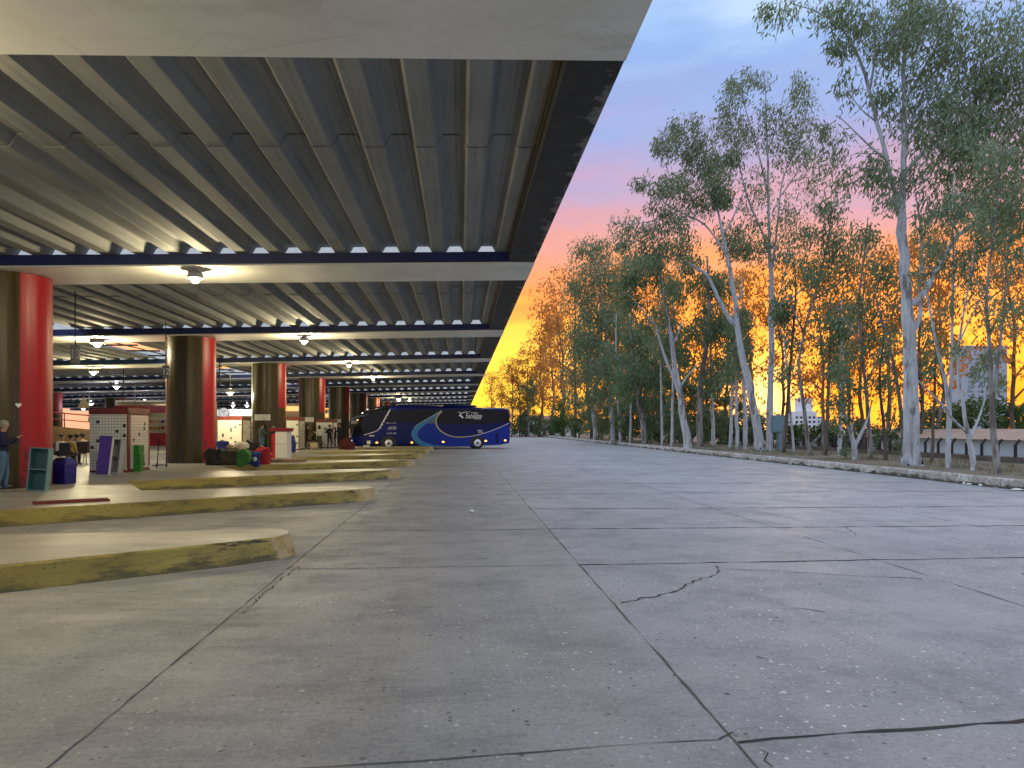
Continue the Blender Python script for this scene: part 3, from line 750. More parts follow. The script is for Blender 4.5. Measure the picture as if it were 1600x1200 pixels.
# ------------------------------------------------------------------ kiosks
def tile_mat(name, axis):
    m, nt, b = new_mat(name); N = NT(nt); v = N.obj(); s = N.n('ShaderNodeSeparateXYZ', {0: v})
    cv = N.n('ShaderNodeCombineXYZ', {0: s.outputs[axis], 1: s.outputs[2], 2: 0.})
    br = N.n('ShaderNodeTexBrick', {'Vector': cv.outputs[0], 'Color1': (.74, .72, .62, 1), 'Color2': (.70, .69, .60, 1), 'Mortar': (.36, .35, .30, 1), 'Scale': 1.0, 'Mortar Size': .008, 'Brick Width': .1, 'Row Height': .1}, offset=0.0)
    N.l(br.outputs[0], b.inputs['Base Color']); b.inputs['Roughness'].default_value = .25
    return m
M['tile_x'] = tile_mat('white_tiles_front', 0); M['tile_y'] = tile_mat('white_tiles_side', 1)
def kiosk(u, y, label, w=1.25, d=1.8, h=2.15, dx=0., plain=False, seed=1):
    p = PZ(u, y, PH); rg = random.Random(seed)      # (u, y): the front right bottom corner
    o = empty('tiled_kiosk', (p.x - w / 2, p.y + d / 2, PH), label, 'kiosk', 'white tiled kiosks on the platform')
    m = MB(); m.box((0, 0, h / 2), (w - .03, d - .03, h - .04)); m.box((0, 0, h - .11), (w + .03, d + .03, .22)); m.box((0, 0, .03), (w + .02, d + .02, .06))
    m.box((w / 2 - .01, -d / 2 + .06, h / 2), (.05, .16, h - .3)); m.box((w / 2 - .01, d / 2 - .05, h / 2), (.05, .12, h - .3)); m.box((0, d / 2 - .01, h / 2), (w, .03, h - .3))
    bevel(m.build('kiosk_frame', M['darkred'], o), .01, 1)
    fm = M['cream'] if plain else M['tile_x']; sm = M['cream'] if plain else M['tile_y']
    m = MB(); m.box((-w * .25 + .004, -d / 2 - .004, (h - .22) / 2 + .03), (w * .5 - .012, .05, h - .3)); m.box((w * .25 - .012, -d / 2 - .004, (h - .22) / 2 + .03), (w * .5 - .02, .05, h - .3))
    for i in range(11):
        xx = rg.choice([-.47, -.3, -.1, .06, .25, .46]) * (w - .12); z = .15 + (h - .55) * (i + rg.random() * .7) / 11; m.box((xx, -d / 2 - .031, z), (.10, .012, .10), 1)
    m.build('front_panel', [fm, M['black']], o)
    m = MB(); m.box((w / 2 - .001, .03, (h - .22) / 2 + .03), (.04, d - .34, h - .34))
    for i in range(8):
        yy = rg.uniform(-.4, .4) * (d - .5); z = .15 + (h - .55) * (i + rg.random() * .7) / 8; m.box((w / 2 + .022, yy, z), (.012, .10, .10), 1)
    m.build('side_panel', [sm, M['black']], o)
    return o
k1 = kiosk(200, 738, 'white tiled kiosk with purple and grey boards leaning on its front', w=1.24, d=1.75, h=2.17, seed=3)
k2 = kiosk(378, 705, 'cream kiosk with black squares behind the pile of bags', w=1.5, d=2.0, h=2.2, plain=True, seed=5)
k3 = kiosk(467, 703, 'cream kiosk between the third and fourth columns', w=1.25, d=1.9, h=2.2, plain=True, seed=8)
k4 = kiosk(520, 700, 'distant cream kiosk behind the dark clothed group', w=1.2, d=1.9, h=2.1, plain=True, seed=9)
M['purple'] = simple('purple_paint', (.09, .04, .33), .5, var=.2, scale=6); M['lightgrey'] = simple('light_grey_board', (.42, .43, .44), .5)
# leaning boards
def lean_box(name, u0, u1, y, hgt, mat, label, cat, tilt, thick=.3, shelves=0, inner=None, yaw=0.):
    a = PZ(u0, y, PH); b = PZ(u1, y, PH); w = (b - a).length
    o = empty(name, ((a.x + b.x) / 2, (a.y + b.y) / 2, PH), label, cat)
    o.rotation_euler = (tilt[0], tilt[1], yaw)
    t = .025
    m = MB(); m.box((-w / 2 + t / 2, 0, hgt / 2), (t, thick, hgt)); m.box((w / 2 - t / 2, 0, hgt / 2), (t, thick, hgt))
    m.box((0, 0, t / 2), (w - 2 * t, thick - .004, t)); m.box((0, 0, hgt - t / 2), (w - 2 * t, thick - .004, t))
    m.build('shelf_case', mat, o)
    m = MB(); m.box((0, thick / 2 - .012, hgt / 2), (w - 2 * t - .002, .012, hgt - 2 * t)); m.build('back_panel', inner or mat, o)
    for i in range(shelves):
        m = MB(); m.box((0, -.01, hgt * (i + 1) / (shelves + 1)), (w - 2 * t - .002, thick - .03, t)); m.build('shelf', mat, o)
    return o
M['teal'] = simple('teal_paint', (.012, .10, .13), .45, var=.2); M['tealtrim'] = simple('pale_teal_trim', (.10, .24, .28), .45)
lean_box('open_bookcase', 46, 73, 767, 1.02, M['tealtrim'], 'teal open bookcase with one shelf leaning against the first column', 'bookcase', (R(-4), R(3.5), 0), .32, 1, M['teal'], yaw=R(10))
m = MB(); a = PZ(150, 741, PH); b = PZ(170, 741, PH)
w = (b - a).length
o = empty('purple_board', ((a.x + b.x) / 2, a.y - .02, PH), 'purple scuffed cabinet side leaning on the kiosk front', 'board'); o.rotation_euler = (R(-5), R(4), R(-8))
m = MB(); m.box((0, 0, .62), (w, .05, 1.24)); m.box((-w / 2 - .01, .0, 1.1), (.05, .05, .2)); bevel(m.build('panel', M['purple'], o), .01, 1)
m = MB(); m.box((w / 2 + .012, .01, .6), (.03, .06, 1.2)); m.build('edge_strip', M['white'], o)
lean_box('grey_shelf_unit', 172, 189, 739, 1.12, M['lightgrey'], 'light grey two compartment shelf beside the purple board', 'shelf unit', (R(-5), R(3), 0), .26, 1, M['grey'], yaw=R(-12))
# green crates stacked on the kiosk side
M['greenplastic'] = simple('green_plastic', (.02, .21, .03), .4, var=.2)
p0 = PZ(207, 737, PH)
for i, hh in enumerate((0.0, .30, .60)):
    o = empty('green_crate', (p0.x + .03 + (.02 if i == 1 else 0), p0.y + .18, PH + hh * 1.0 + .002 * i), ('lowest green plastic crate stacked beside the kiosk', 'middle green plastic crate of the stack beside the kiosk', 'topmost green plastic crate of the stack beside the kiosk')[i], 'crate', 'green crates stacked by the kiosk', rz=R(4 - 5 * i))
    m = MB(); t = .02; W, Dp, H = .40, .34, .29
    m.box((-W / 2 + t / 2, 0, H / 2), (t, Dp, H)); m.box((W / 2 - t / 2, 0, H / 2), (t, Dp, H)); m.box((0, -Dp / 2 + t / 2, H / 2), (W - 2 * t, t, H)); m.box((0, Dp / 2 - t / 2, H / 2), (W - 2 * t, t, H)); m.box((0, 0, t / 2), (W - 2 * t, Dp - 2 * t, t))
    m.build('crate_shell', M['greenplastic'], o)
    m = MB(); m.box((0, -Dp / 2 - .006, H - .03), (W + .02, .012, .045)); m.box((0, -Dp / 2 - .006, .12), (W + .01, .012, .03)); m.build('rim', M['greenplastic'], o)
# blue bin
M['bluebin'] = simple('blue_plastic', (.006, .014, .20), .35, var=.2)
p = PZ(92, 757, PH)
o = empty('waste_bin', (p.x, p.y + .25, PH), 'blue plastic waste bin with hooded lid beside the bookcase', 'waste bin', rz=R(-12))
m = MB(); m.box((0, 0, .27), (.42, .42, .54), taper=1.06); bevel(m.build('bin_body', M['bluebin'], o), .03, 2)
m = MB(); V = [(-.235, -.235, .545), (.235, -.235, .545), (.235, .235, .545), (-.235, .235, .545), (-.15, -.1, .70), (.15, -.1, .70), (.15, .1, .70), (-.15, .1, .70), (-.24, -.24, .50), (.24, -.24, .50), (.24, .24, .50), (-.24, .24, .50)]
m.add(V, [(4, 5, 6, 7), (0, 1, 5, 4), (1, 2, 6, 5), (2, 3, 7, 6), (3, 0, 4, 7), (8, 9, 1, 0), (9, 10, 2, 1), (10, 11, 3, 2), (11, 8, 0, 3)])
bevel(m.build('hooded_lid', M['bluebin'], o), .015, 2)
m = MB(); m.box((0, -.17, .64), (.2, .02, .09)); m.build('flap', M['black'], o)
# red ramp plate on the kerb of the second island
a = PZ(50, 789, PH); b = PZ(170, 783, PH); d = (b - a); L = d.length
o = MB(); o.box((0, 0, .012), (L, .30, .024)); o.box((0, -.14, .03), (L, .02, .03)); o.box((0, .14, .03), (L, .02, .03))
ro = o.build('ramp_plate', simple('red_oxide_steel', (.20, .028, .022), .55, var=.3, scale=4), loc=((a.x + b.x) / 2 - .05, (a.y + b.y) / 2 + .12, PH + .005), rz=math.atan2(d.y, d.x)); tag(ro, 'dark red steel ramp plate lying on a yellow kerb edge', 'ramp plate')
# yellow triangle board
p = PD(172, 640, 27.6)
m = MB(); w = .42; V = [(-w / 2, -.01, 0), (w / 2, -.01, 0), (0, -.01, .40), (-w / 2, .01, 0), (w / 2, .01, 0), (0, .01, .40)]
m.add(V, [(0, 1, 2), (5, 4, 3), (0, 3, 4, 1), (1, 4, 5, 2), (2, 5, 3, 0)])
o = m.build('triangle_board', simple('pale_yellow_board', (.85, .66, .30), .5), loc=(p.x, PZ(200, 738, PH).y + .5, PH + 2.165)); tag(o, 'pale yellow triangular board standing on the tiled kiosk roof', 'board')

# ------------------------------------------------------------------ people
def person(pos, face, label, top, legs, hair, pose='stand', H=1.72, arms='down', skirt=None, group='people waiting on the platform', shoes='shoe', bald=False, long_sleeve=True):
    """pos: ground point; face: heading angle of the body, radians, 0 = +X"""
    s = H / 1.75
    J = {}; E = []
    def j(n, p, r, t): J[n] = (Vector(p) * s, r * s, t)
    def e(*ns):
        for a, b in zip(ns[:-1], ns[1:]): E.append((a, b))
    sit = pose == 'sit'
    dz = -.47 if sit else 0
    j('pelvis', (0, 0, .96 + dz), .145, 'top'); j('waist', (0, .0, 1.10 + dz), .135, 'top'); j('chest', (0, .01 + (.05 if sit else 0), 1.32 + dz), .155, 'top'); j('necklow', (0, .0 + (.07 if sit else 0), 1.46 + dz), .075, 'top')
    hx = .10 if sit else .02
    j('neck', (0, hx, 1.53 + dz), .055, 'skin'); j('headlow', (0, hx + .025, 1.60 + dz), .078, 'skin'); j('head', (0, hx + .015, 1.68 + dz), .092, 'skin'); j('headtop', (0, hx + .005, 1.735 + dz), .06, 'skin')
    j('nose', (0, hx + .118, 1.645 + dz), .014, 'skin')
    e('pelvis', 'waist', 'chest', 'necklow', 'neck', 'headlow', 'head', 'headtop'); e('head', 'nose')
    for sd, q in ((1, 'l'), (-1, 'r')):
        sx = -sd
        j('sh' + q, (sx * .185, .0 + (.05 if sit else 0), 1.42 + dz), .066, 'top')
        if arms == 'down': el, wr = (sx * .25, -.03, 1.13), (sx * .26, .06, .88); hd = (0, .02, -1)
        elif arms == 'front': el, wr = (sx * .27, .04, 1.15), (sx * .12, .27, 1.22); hd = (-sx * .5, .8, .2)
        elif arms == 'phone': el, wr = (sx * .27, .06, 1.14), (sx * .09, .25, 1.30); hd = (-sx * .3, .6, .6)
        elif arms == 'reach':
            if sd < 0: el, wr = (sx * .22, .24, 1.30), (sx * .15, .50, 1.26); hd = (0, 1, 0)
            else: el, wr = (sx * .25, -.02, 1.13), (sx * .24, .10, .90); hd = (0, .1, -1)
        elif arms == 'lap': el, wr = (sx * .25, .06, 1.16), (sx * .10, .30, 1.06); hd = (-sx * .3, .8, -.3)
        el = (el[0], el[1], el[2] + dz); wr = (wr[0], wr[1], wr[2] + dz)
        j('el' + q, el, .046, 'top'); j('wr' + q, wr, .031, 'top' if long_sleeve else 'skin')
        hv = Vector(hd).normalized(); side = hv.cross(Vector((0, 0, 1))) if abs(hv.z) < .8 else Vector((0, 1, 0)); side.normalize()
        pw = Vector(wr); palm = pw + hv * .075
        j('pa' + q, palm, .034, 'skin'); e('chest', 'sh' + q, 'el' + q, 'wr' + q, 'pa' + q)
        curl = Vector((0, .6, .0)) if arms == 'down' else Vector((0, 0, -.5))
        for fi in range(4):
            o_ = side * (fi - 1.5) * .020; ln = (.062, .074, .07, .054)[fi]
            j(f'f{q}{fi}a', palm + hv * .035 + o_, .0105, 'skin'); j(f'f{q}{fi}b', palm + hv * (.035 + ln * .55) + o_ + curl * .012, .009, 'skin'); j(f'f{q}{fi}c', palm + hv * (.035 + ln) + o_ + curl * .035, .008, 'skin')
            e('pa' + q, f'f{q}{fi}a', f'f{q}{fi}b', f'f{q}{fi}c')
        j(f't{q}a', pw + hv * .05 - side * .038, .012, 'skin'); j(f't{q}b', pw + hv * .095 - side * .05, .0095, 'skin'); e('pa' + q, f't{q}a', f't{q}b')
        sp = .105
        if sit:
            j('hip' + q, (sx * .10, .02, .46), .095, 'legs'); j('kn' + q, (sx * .14, .44, .48), .068, 'legs'); j('an' + q, (sx * .13, .42, .09), .044, 'legs'); j('to' + q, (sx * .14, .58, .045), .042, 'shoe')
        else:
            st = .05 * sd
            j('hip' + q, (sx * .095, 0, .88), .100, 'legs'); j('kn' + q, (sx * .11, .03 + st * .5, .49), .066, 'legs'); j('an' + q, (sx * .115, -.02 + st, .09), .045, 'legs'); j('to' + q, (sx * .13, .15 + st, .042), .042, 'shoe')
        e('pelvis', 'hip' + q, 'kn' + q, 'an' + q, 'to' + q)
    names = list(J); idx = {n: i for i, n in enumerate(names)}
    me = bpy.data.meshes.new('person'); me.from_pydata([J[n][0] for n in names], [(idx[a], idx[b]) for a, b in E], [])
    ob = bpy.data.objects.new('person', me); COL.objects.link(ob)
    sk = ob.modifiers.new('skin', 'SKIN'); sk.use_smooth_shade = True
    sv = me.skin_vertices[0].data
    for i, n in enumerate(names):
        r = J[n][1]; fx = 1.0
        sv[i].radius = (r * (1.12 if n in ('chest', 'waist', 'pelvis') else 1), r * (.86 if n in ('chest', 'waist', 'pelvis') else 1))
    sv[0].use_root = True
    sb = ob.modifiers.new('sub', 'SUBSURF'); sb.levels = 1; sb.render_levels = 1
    dg = bpy.context.evaluated_depsgraph_get(); m2 = bpy.data.meshes.new_from_object(ob.evaluated_get(dg))
    bpy.data.objects.remove(ob)
    body = bpy.data.objects.new('person', m2); COL.objects.link(body)
    mats = {'top': 0, 'legs': 1, 'skin': 2, 'shoe': 3}
    m2.materials.clear()
    for mm in (top, legs, M['skin'], M[shoes]): m2.materials.append(mm)
    segs = [(J[a][0], J[b][0], J[a][2], J[b][2]) for a, b in E]
    for poly in m2.polygons:
        c = poly.center; best = None
        for a, b, ta, tb in segs:
            ab = b - a; t = max(0, min(1, (c - a).dot(ab) / max(ab.length_squared, 1e-9))); dd = (c - a - ab * t).length
            if best is None or dd < best[0]: best = (dd, ta if t < .55 else tb)
        poly.material_index = mats[best[1]]; poly.use_smooth = True
    if sit:
        pass
    body.location = pos; body.rotation_euler.z = face - PI / 2
    tag(body, label, 'person', group)
    hm = MB(); hc = J['head'][0]
    hm.ell(hc + Vector((0, -.018, .022)) * s, Vector((.095, .108, .100)) * s, n=14, m=10, jit=.12, seed=len(label))
    if not bald and hair == 'long': hm.ell(hc + Vector((0, -.07, -.10)) * s, Vector((.085, .05, .16)) * s, n=12, m=8, jit=.1)
    hm.build('hair', M['hair_grey'] if hair == 'grey' else M['hair_dark'], body)
    em = MB()
    for sx in (-1, 1): em.ell(hc + Vector((sx * .033, .083, -.02)) * s, Vector((.011, .008, .007)) * s, n=8, m=6)
    em.build('eyes', M['black'], body)
    em = MB()
    for sx in (-1, 1): em.ell(hc + Vector((sx * .094, .0, -.03)) * s, Vector((.012, .022, .032)) * s, n=8, m=6)
    em.build('ears', M['skin'], body)
    em = MB(); em.ell(hc + Vector((0, .086, -.075)) * s, Vector((.024, .008, .006)) * s, n=8, m=6); em.build('mouth', simple('lips', (.30, .12, .10), .5), body)
    if skirt is not None:
        km = MB(); km.lathe([(.16 * s, 1.02 * s), (.19 * s, .9 * s), (.22 * s, .5 * s), (.23 * s, .18 * s)], n=18); km.build('skirt', skirt, body)
    return body
p = PZ(4, 765, PH)
person((p.x, p.y, PH), R(20), 'man in navy sweater and blue jeans standing before the first column', M['navy'], M['jeans'], 'grey', arms='phone', H=1.64).scale = (1.16, 1.16, 1.0)
def at(u, y): q = PZ(u, y, PH); return (q.x, q.y, PH)
person(at(409, 708), R(60), 'person in grey green jacket and jeans by the third column', M['greyteal'], M['jeans'], 'dark', H=1.70, arms='front')
person(at(427, 708), R(-20), 'fair haired person in dark top behind the red and white stand', M['blackcloth'], M['darkjeans'], 'grey', H=1.55, arms='front')
person(at(480, 702), R(10), 'woman all in black reaching out an arm', M['blackcloth'], M['blackcloth'], 'long', H=1.66, arms='reach', long_sleeve=False)
person(at(499, 702), R(140), 'woman in white top and dark olive skirt with a black bag', M['whitecloth'], M['olive'], 'long', H=1.62, arms='front', skirt=M['olive'])
person(at(515, 701), R(-60), 'person in black jacket and navy trousers facing the platform edge', M['blackcloth'], M['navy'], 'dark', H=1.68, arms='front')
person(at(524, 700), R(200), 'short person in black beside the bus nose', M['blackcloth'], M['blackcloth'], 'long', H=1.50)
person(at(531, 700), R(160), 'tall person in dark cap clothes nearest the bus nose', M['navy'], M['navy'], 'dark', H=1.82, arms='front')
person(at(490, 702), R(190), 'seated person in beige trousers by the fourth column', M['blackcloth'], M['beige'], 'dark', pose='sit', arms='lap', H=1.65)
person(at(441, 704), R(-90), 'person half hidden behind the red and white stand', M['blackcloth'], M['darkjeans'], 'dark', H=1.25)
# seated people far left
M['chair'] = simple('dark_chair_plastic', (.018, .018, .02), .45)
def chair(pos, rz, label):
    o = empty('waiting_chair', pos, label, 'chair', 'chairs of the waiting people', rz=rz)
    m = MB(); m.box((0, 0, .43), (.46, .44, .05)); bevel(m.build('seat', M['chair'], o), .015, 1)
    m = MB(); m.box((0, -.23, .68), (.46, .05, .46)); bevel(m.build('backrest', M['chair'], o), .02, 2)
    for sx in (-1, 1):
        for sy in (-1, 1): m = MB(); m.tube([(sx * .2, sy * .18, .41), (sx * .22, sy * .22, 0)], .018, 6); m.build('leg', M['grey'], o)
for i, (u, y, f, tp, lg, hr, lb, cl) in enumerate(((93, 727, -10, 'whitecloth', 'blackcloth', 'dark', 'seated person in white shirt partly behind the first column', 'dark chair under the person in white shirt'),
        (108, 728, 80, 'yellowcloth', 'blackcloth', 'dark', 'seated person in yellow top seen from behind', 'dark chair with its back to us under the yellow top'),
        (122, 724, 150, 'greyteal', 'darkjeans', 'dark', 'seated person in grey green top beside the yellow one', 'dark chair under the person in grey green'),
        (132, 722, 170, 'beige', 'blackcloth', 'dark', 'seated person in beige leaning by the tiled kiosk', 'dark chair under the person in beige'))):
    q = at(u, y); person(q, R(f), lb, M[tp], M[lg], hr, pose='sit', arms='lap', H=1.66, group='people sitting far left')
    chair((q[0] - math.cos(R(f)) * .02, q[1] - math.sin(R(f)) * .02, PH), R(f) - PI / 2, cl)

# ------------------------------------------------------------------ luggage
def lump(name, u, y, size, mat, label, cat='bag', seed=0, e=.55, handle=True, lift=0., rz=0., patch=None):
    q = PZ(u, y, PH); o = empty(name, (q.x, q.y + size[1] / 2, PH + lift), label, cat, 'luggage piled on the platform', rz=rz)
    m = MB(); m.ell((0, 0, size[2] / 2), (size[0] / 2, size[1] / 2, size[2] / 2), n=24, m=16, jit=.55, seed=seed, e=e)
    m.build('bag_body', mat, o)
    if handle:
        m = MB(); m.tube([(-size[0] * .2, -.03, size[2] * .93), (-size[0] * .15, -.05, size[2] * 1.12), (size[0] * .15, -.05, size[2] * 1.12), (size[0] * .2, -.03, size[2] * .93)], .014, 6); m.build('handle', M['black'], o)
    if patch:
        m = MB(); m.ell((size[0] * .22, -size[1] * .42, size[2] * .5), (size[0] * .16, .04, size[2] * .2), n=10, m=6); m.build('emblem', patch, o)
    return o
M['maroon'] = cloth('maroon_case', (.075, .008, .008))
lump('suitcase', 333, 727, (.75, .45, .62), M['black'], 'large black suitcase at the left end of the bag pile', 'suitcase', 1, .35)
lump('backpack', 346, 712, (.62, .4, .5), M['bluecloth'], 'dark blue backpack lying on top of the black suitcase', 'backpack', 2, .6, lift=.25)
lump('duffel_bag', 358, 727, (.8, .45, .6), M['olive'], 'dark olive duffel bag in the middle of the pile', 'bag', 3, .6)
lump('sack', 367, 722, (.85, .5, .75), M['beige'], 'brown beige sack behind the olive duffel bag', 'sack', 4, .8, handle=False)
lump('sack', 376, 717, (.6, .4, .3), M['whitecloth'], 'white bundle lying on top of the beige sack', 'bundle', 14, .8, handle=False, lift=.5)
lump('duffel_bag', 390, 716, (.8, .5, .8), M['blackcloth'], 'black duffel bag behind the green bag', 'bag', 5, .6)
lump('carrier_bag', 379, 728, (.48, .35, .58), M['greencloth'], 'bright green carrier bag in front of the pile', 'bag', 6, .5)
lump('carrier_bag', 392, 727, (.62, .35, .52), M['bluecloth'], 'blue carrier bag with white emblem beside the green bag', 'bag', 7, .5, patch=M['whitecloth'])
lump('duffel_bag', 407, 726, (.68, .45, .62), M['redcloth'], 'bright red bag at the right end of the pile', 'bag', 8, .4)
lump('suitcase', 539, 702, (.72, .45, .72), M['maroon'], 'dark red suitcase standing before the bus nose', 'suitcase', 9, .3)
lump('suitcase', 548, 702, (.45, .4, .5), M['maroon'], 'small dark red case beside the bus nose', 'suitcase', 11, .3)
lump('sack', 490, 703, (.6, .4, .45), M['beige'], 'beige sack by the feet of the waiting people', 'sack', 12, .8, handle=False)
lump('sack', 456, 707, (.38, .35, .95), M['bluecloth'], 'tall blue bag leaning behind the white stand', 'bag', 13, .6)
q = at(440, 716)
o = empty('ticket_stand', q, 'white stand with dark red side and red top near the bag pile', 'stand', rz=R(-14))
m = MB(); m.box((.09, 0, .66), (.62, .5, 1.32)); bevel(m.build('stand_body', M['white'], o), .02, 1)
m = MB(); m.box((-.31, .0, .6), (.2, .48, 1.2)); bevel(m.build('side_panel', M['redcloth'], o), .01, 1)
m = MB(); m.box((0, 0, 1.40), (.98, .6, .18)); bevel(m.build('stand_top', simple('deep_red_top', (.22, .012, .02), .45), o), .02, 1)
m = MB(); m.box((.09, -.256, .7), (.5, .012, .03)); m.build('front_seam', M['lightgrey'], o)
q = at(441, 722)
m = MB(); pts = []
for i in range(20):
    t = 2 * PI * i / 20; pts.append((1.0 * math.cos(t) * (1 + .1 * math.sin(3 * t)), .42 * math.sin(t)))
m.prism(pts, 0, .16); o = m.build('flattened_cardboard', simple('brown_cardboard', (.26, .19, .12), .9, var=.3), loc=(q[0], q[1], PH), rz=R(8)); tag(bevel(o, .05, 2), 'flattened brown cardboard bale lying under the white stand', 'cardboard')

# trolley by kiosk, clock
p = PZ(247, 731, PH)
o = empty('luggage_trolley', (p.x, p.y + .3, PH), 'thin metal luggage trolley between the tiled kiosk and second column', 'trolley')
m = MB(); m.tube([(-.15, 0, .1), (-.18, .25, 1.2), (.15, .25, 1.2), (.18, 0, .1)], .018, 8); m.tube([(-.16, .1, .5), (.16, .1, .5)], .014, 6); m.tube([(-.17, .2, .9), (.17, .2, .9)], .014, 6); m.build('trolley_frame', M['dark_rod'], o)
m = MB(); m.box((0, -.15, .1), (.4, .4, .03)); m.build('deck', M['dark_rod'], o)
for sx in (-1, 1): m = MB(); m.ell((sx * .18, .03, .08), (.025, .08, .08), n=12, m=8); m.build('wheel', M['black'], o)
p = PD(350, 645, 66)
o = empty('round_clock', (p.x, p.y, p.z), 'white round clock on a post above the cream kiosk', 'clock')
m = MB(); m.lathe([(.47, -.06), (.47, .06)], n=32, axis='Y'); m.build('clock_case', M['grey'], o)
m = MB(); m.lathe([(.43, -.075), (.43, -.062)], n=32, axis='Y'); m.build('dial', simple('lit_dial', (.9, .9, .9), .4, emit=(.9, .95, 1), estr=.5), o)
m = MB(); m.box((-.06, -.085, .1), (.04, .01, .26), M4=Matrix.Translation((-.07, -.085, .1)) @ Matrix.Rotation(R(-35), 4, 'Y')); m.box((0, 0, 0), (.04, .01, .34), M4=Matrix.Translation((.09, -.085, .13)) @ Matrix.Rotation(R(30), 4, 'Y')); m.build('clock_hands', M['black'], o)
m = MB(); m.lathe([(.06, PH - p.z), (.06, -.45)], n=10); m.build('post', M['grey'], o)

# ------------------------------------------------------------------ inner shops, ramp
M['shopglow'] = simple('lit_shop_sign', (1, .6, .3), .4, emit=(1, .42, .12), estr=1.6); M['shopwhite'] = simple('lit_shop_interior', (1, .95, .8), .4, emit=(1, .85, .6), estr=.75)
M['redfascia'] = simple('red_fascia', (.22, .012, .012), .4)
def shop(u0, u1, D, h, label, sign_z, sign_mat, wall=None, depth=6):
    a = PD(u0, HOR, D); b = PD(u1, HOR, D); w = b.x - a.x
    o = empty('shop', (a.x, a.y, PH), label, 'shop')
    m = MB(); t = .15
    m.box((t / 2, depth / 2, h / 2), (t, depth, h)); m.box((w - t / 2, depth / 2, h / 2), (t, depth, h)); m.box((w / 2, depth - t / 2, h / 2), (w - 2 * t, t, h)); m.box((w / 2, depth / 2, h + t / 2), (w, depth, t))
    m.build('wall', wall or M['cream'], o)
    m = MB(); m.box((w / 2, -.10, sign_z), (w - .04, .16, .6)); m.build('sign_fascia', sign_mat, o)
    m = MB(); m.box((w / 2, .4, .5), (w - .5, .6, 1.0)); m.box((w / 2, .4, 1.02), (w - .4, .7, .05)); m.build('counter', M['redfascia'], o)
    m = MB(); m.box((w / 2, depth - .5, h - .25), (w * .7, .5, .12)); m.build('ceiling_light', M['shopwhite'], o)
    for i in range(3):
        m = MB(); m.box((w / 2, depth - .35, .7 + i * .6), (w - .8, .35, .04))
        rg = random.Random(i + int(u0))
        for q_ in range(14): m.box((.5 + (w - 1) * q_ / 14, depth - .4, .7 + i * .6 + .02 + .12), (.2, .2, .22 + .1 * rg.random()), 1 + rg.randrange(3))
        m.build('shelf', [M['white'], M['redcloth'], M['yellowcloth'], M['bluecloth']], o)
shop(180, 300, 62, 3.6, 'lit shop with red fascia glimpsed left of the second column', 3.0, M['redfascia'])
shop(400, 480, 96, 4.4, 'shop with glowing orange sign between the third and fourth columns', 3.9, M['shopglow'])
shop(300, 400, 84, 3.4, 'lit white shop behind the cream kiosk and round clock', 3.1, M['shopwhite'])
shop(495, 545, 120, 4.2, 'small glowing shop behind the group by the bus nose', 3.4, M['shopglow'])
# brown ramp with railing far left
a = PD(60, 700, 46); b = PD(146, 700, 46)
o = empty('access_ramp', (a.x, a.y, PH), 'brown walled ramp with handrail behind the seated people', 'ramp'); w = b.x - a.x
m = MB(); V = [(-6, 0, 0), (w, 0, 0), (w, 0, 1.35), (-6, 0, 2.2), (-6, .2, 0), (w, .2, 0), (w, .2, 1.35), (-6, .2, 2.2)]
m.add(V, [(0, 1, 2, 3), (7, 6, 5, 4), (0, 4, 5, 1), (1, 5, 6, 2), (2, 6, 7, 3), (3, 7, 4, 0)]); m.build('ramp_wall', simple('brown_render', (.20, .13, .065), .8, var=.25, scale=1.5, bump=.2), o)
m = MB(); m.tube([(-6, .1, 3.05), (w, .1, 2.2)], .04, 8); m.tube([(-6, .1, 2.65), (w, .1, 1.8)], .03, 8)
for i in range(6): x = -6 + (w + 6) * i / 5; m.tube([(x, .1, 2.15 - (x + 6) / (w + 6) * .85), (x, .1, 3.05 - (x + 6) / (w + 6) * .85)], .035, 8)
m.build('handrail', simple('dark_red_rail', (.15, .02, .02), .4), o)

# ------------------------------------------------------------------ coach
M['busnavy'] = simple('navy_coach_paint', (.004, .008, .10), .2, var=.15, scale=.6, spec=.25); M['busblue'] = simple('blue_coach_paint', (.007, .026, .30), .2, var=.12, scale=.6, spec=.25)
M['busglass'] = simple('dark_coach_glass', (.006, .007, .012), .06, var=.3, scale=1.0, spec=.22); M['swoosh'] = simple('light_blue_livery', (.02, .16, .42), .3, var=.08)
M['stripe_y'] = simple('gold_livery_line', (.55, .45, .16), .3, var=.15); M['stripe_g'] = simple('silver_livery_line', (.55, .56, .58), .3)
M['greyblue'] = simple('grey_blue_livery', (.08, .12, .19), .25); M['chrome'] = simple('polished_rim', (.75, .75, .76), .25, .85, var=.1)
M['amber'] = simple('lit_amber_marker', (1, .4, .05), .3, emit=(1, .33, .06), estr=5); M['headlamp'] = simple('lit_headlamp', (1, 1, 1), .2, emit=(.9, .95, 1), estr=4)
M['rubber'] = simple('tyre_rubber', (.012, .012, .012), .8)
pf = PD(548, HOR, 61.6); pr_ = PD(797, HOR, 64.2)
d = Vector((pf.x - pr_.x, pf.y - pr_.y, 0)); BL = d.length; hdg = math.atan2(d.y, d.x)
# local frame: +x towards the front, near (camera) side is +y ... origin at the rear near corner on the road
bus = empty('coach', (pr_.x, pr_.y, 0), 'dark blue intercity coach with light blue swoosh standing nose in at a bay', 'coach', rz=hdg)
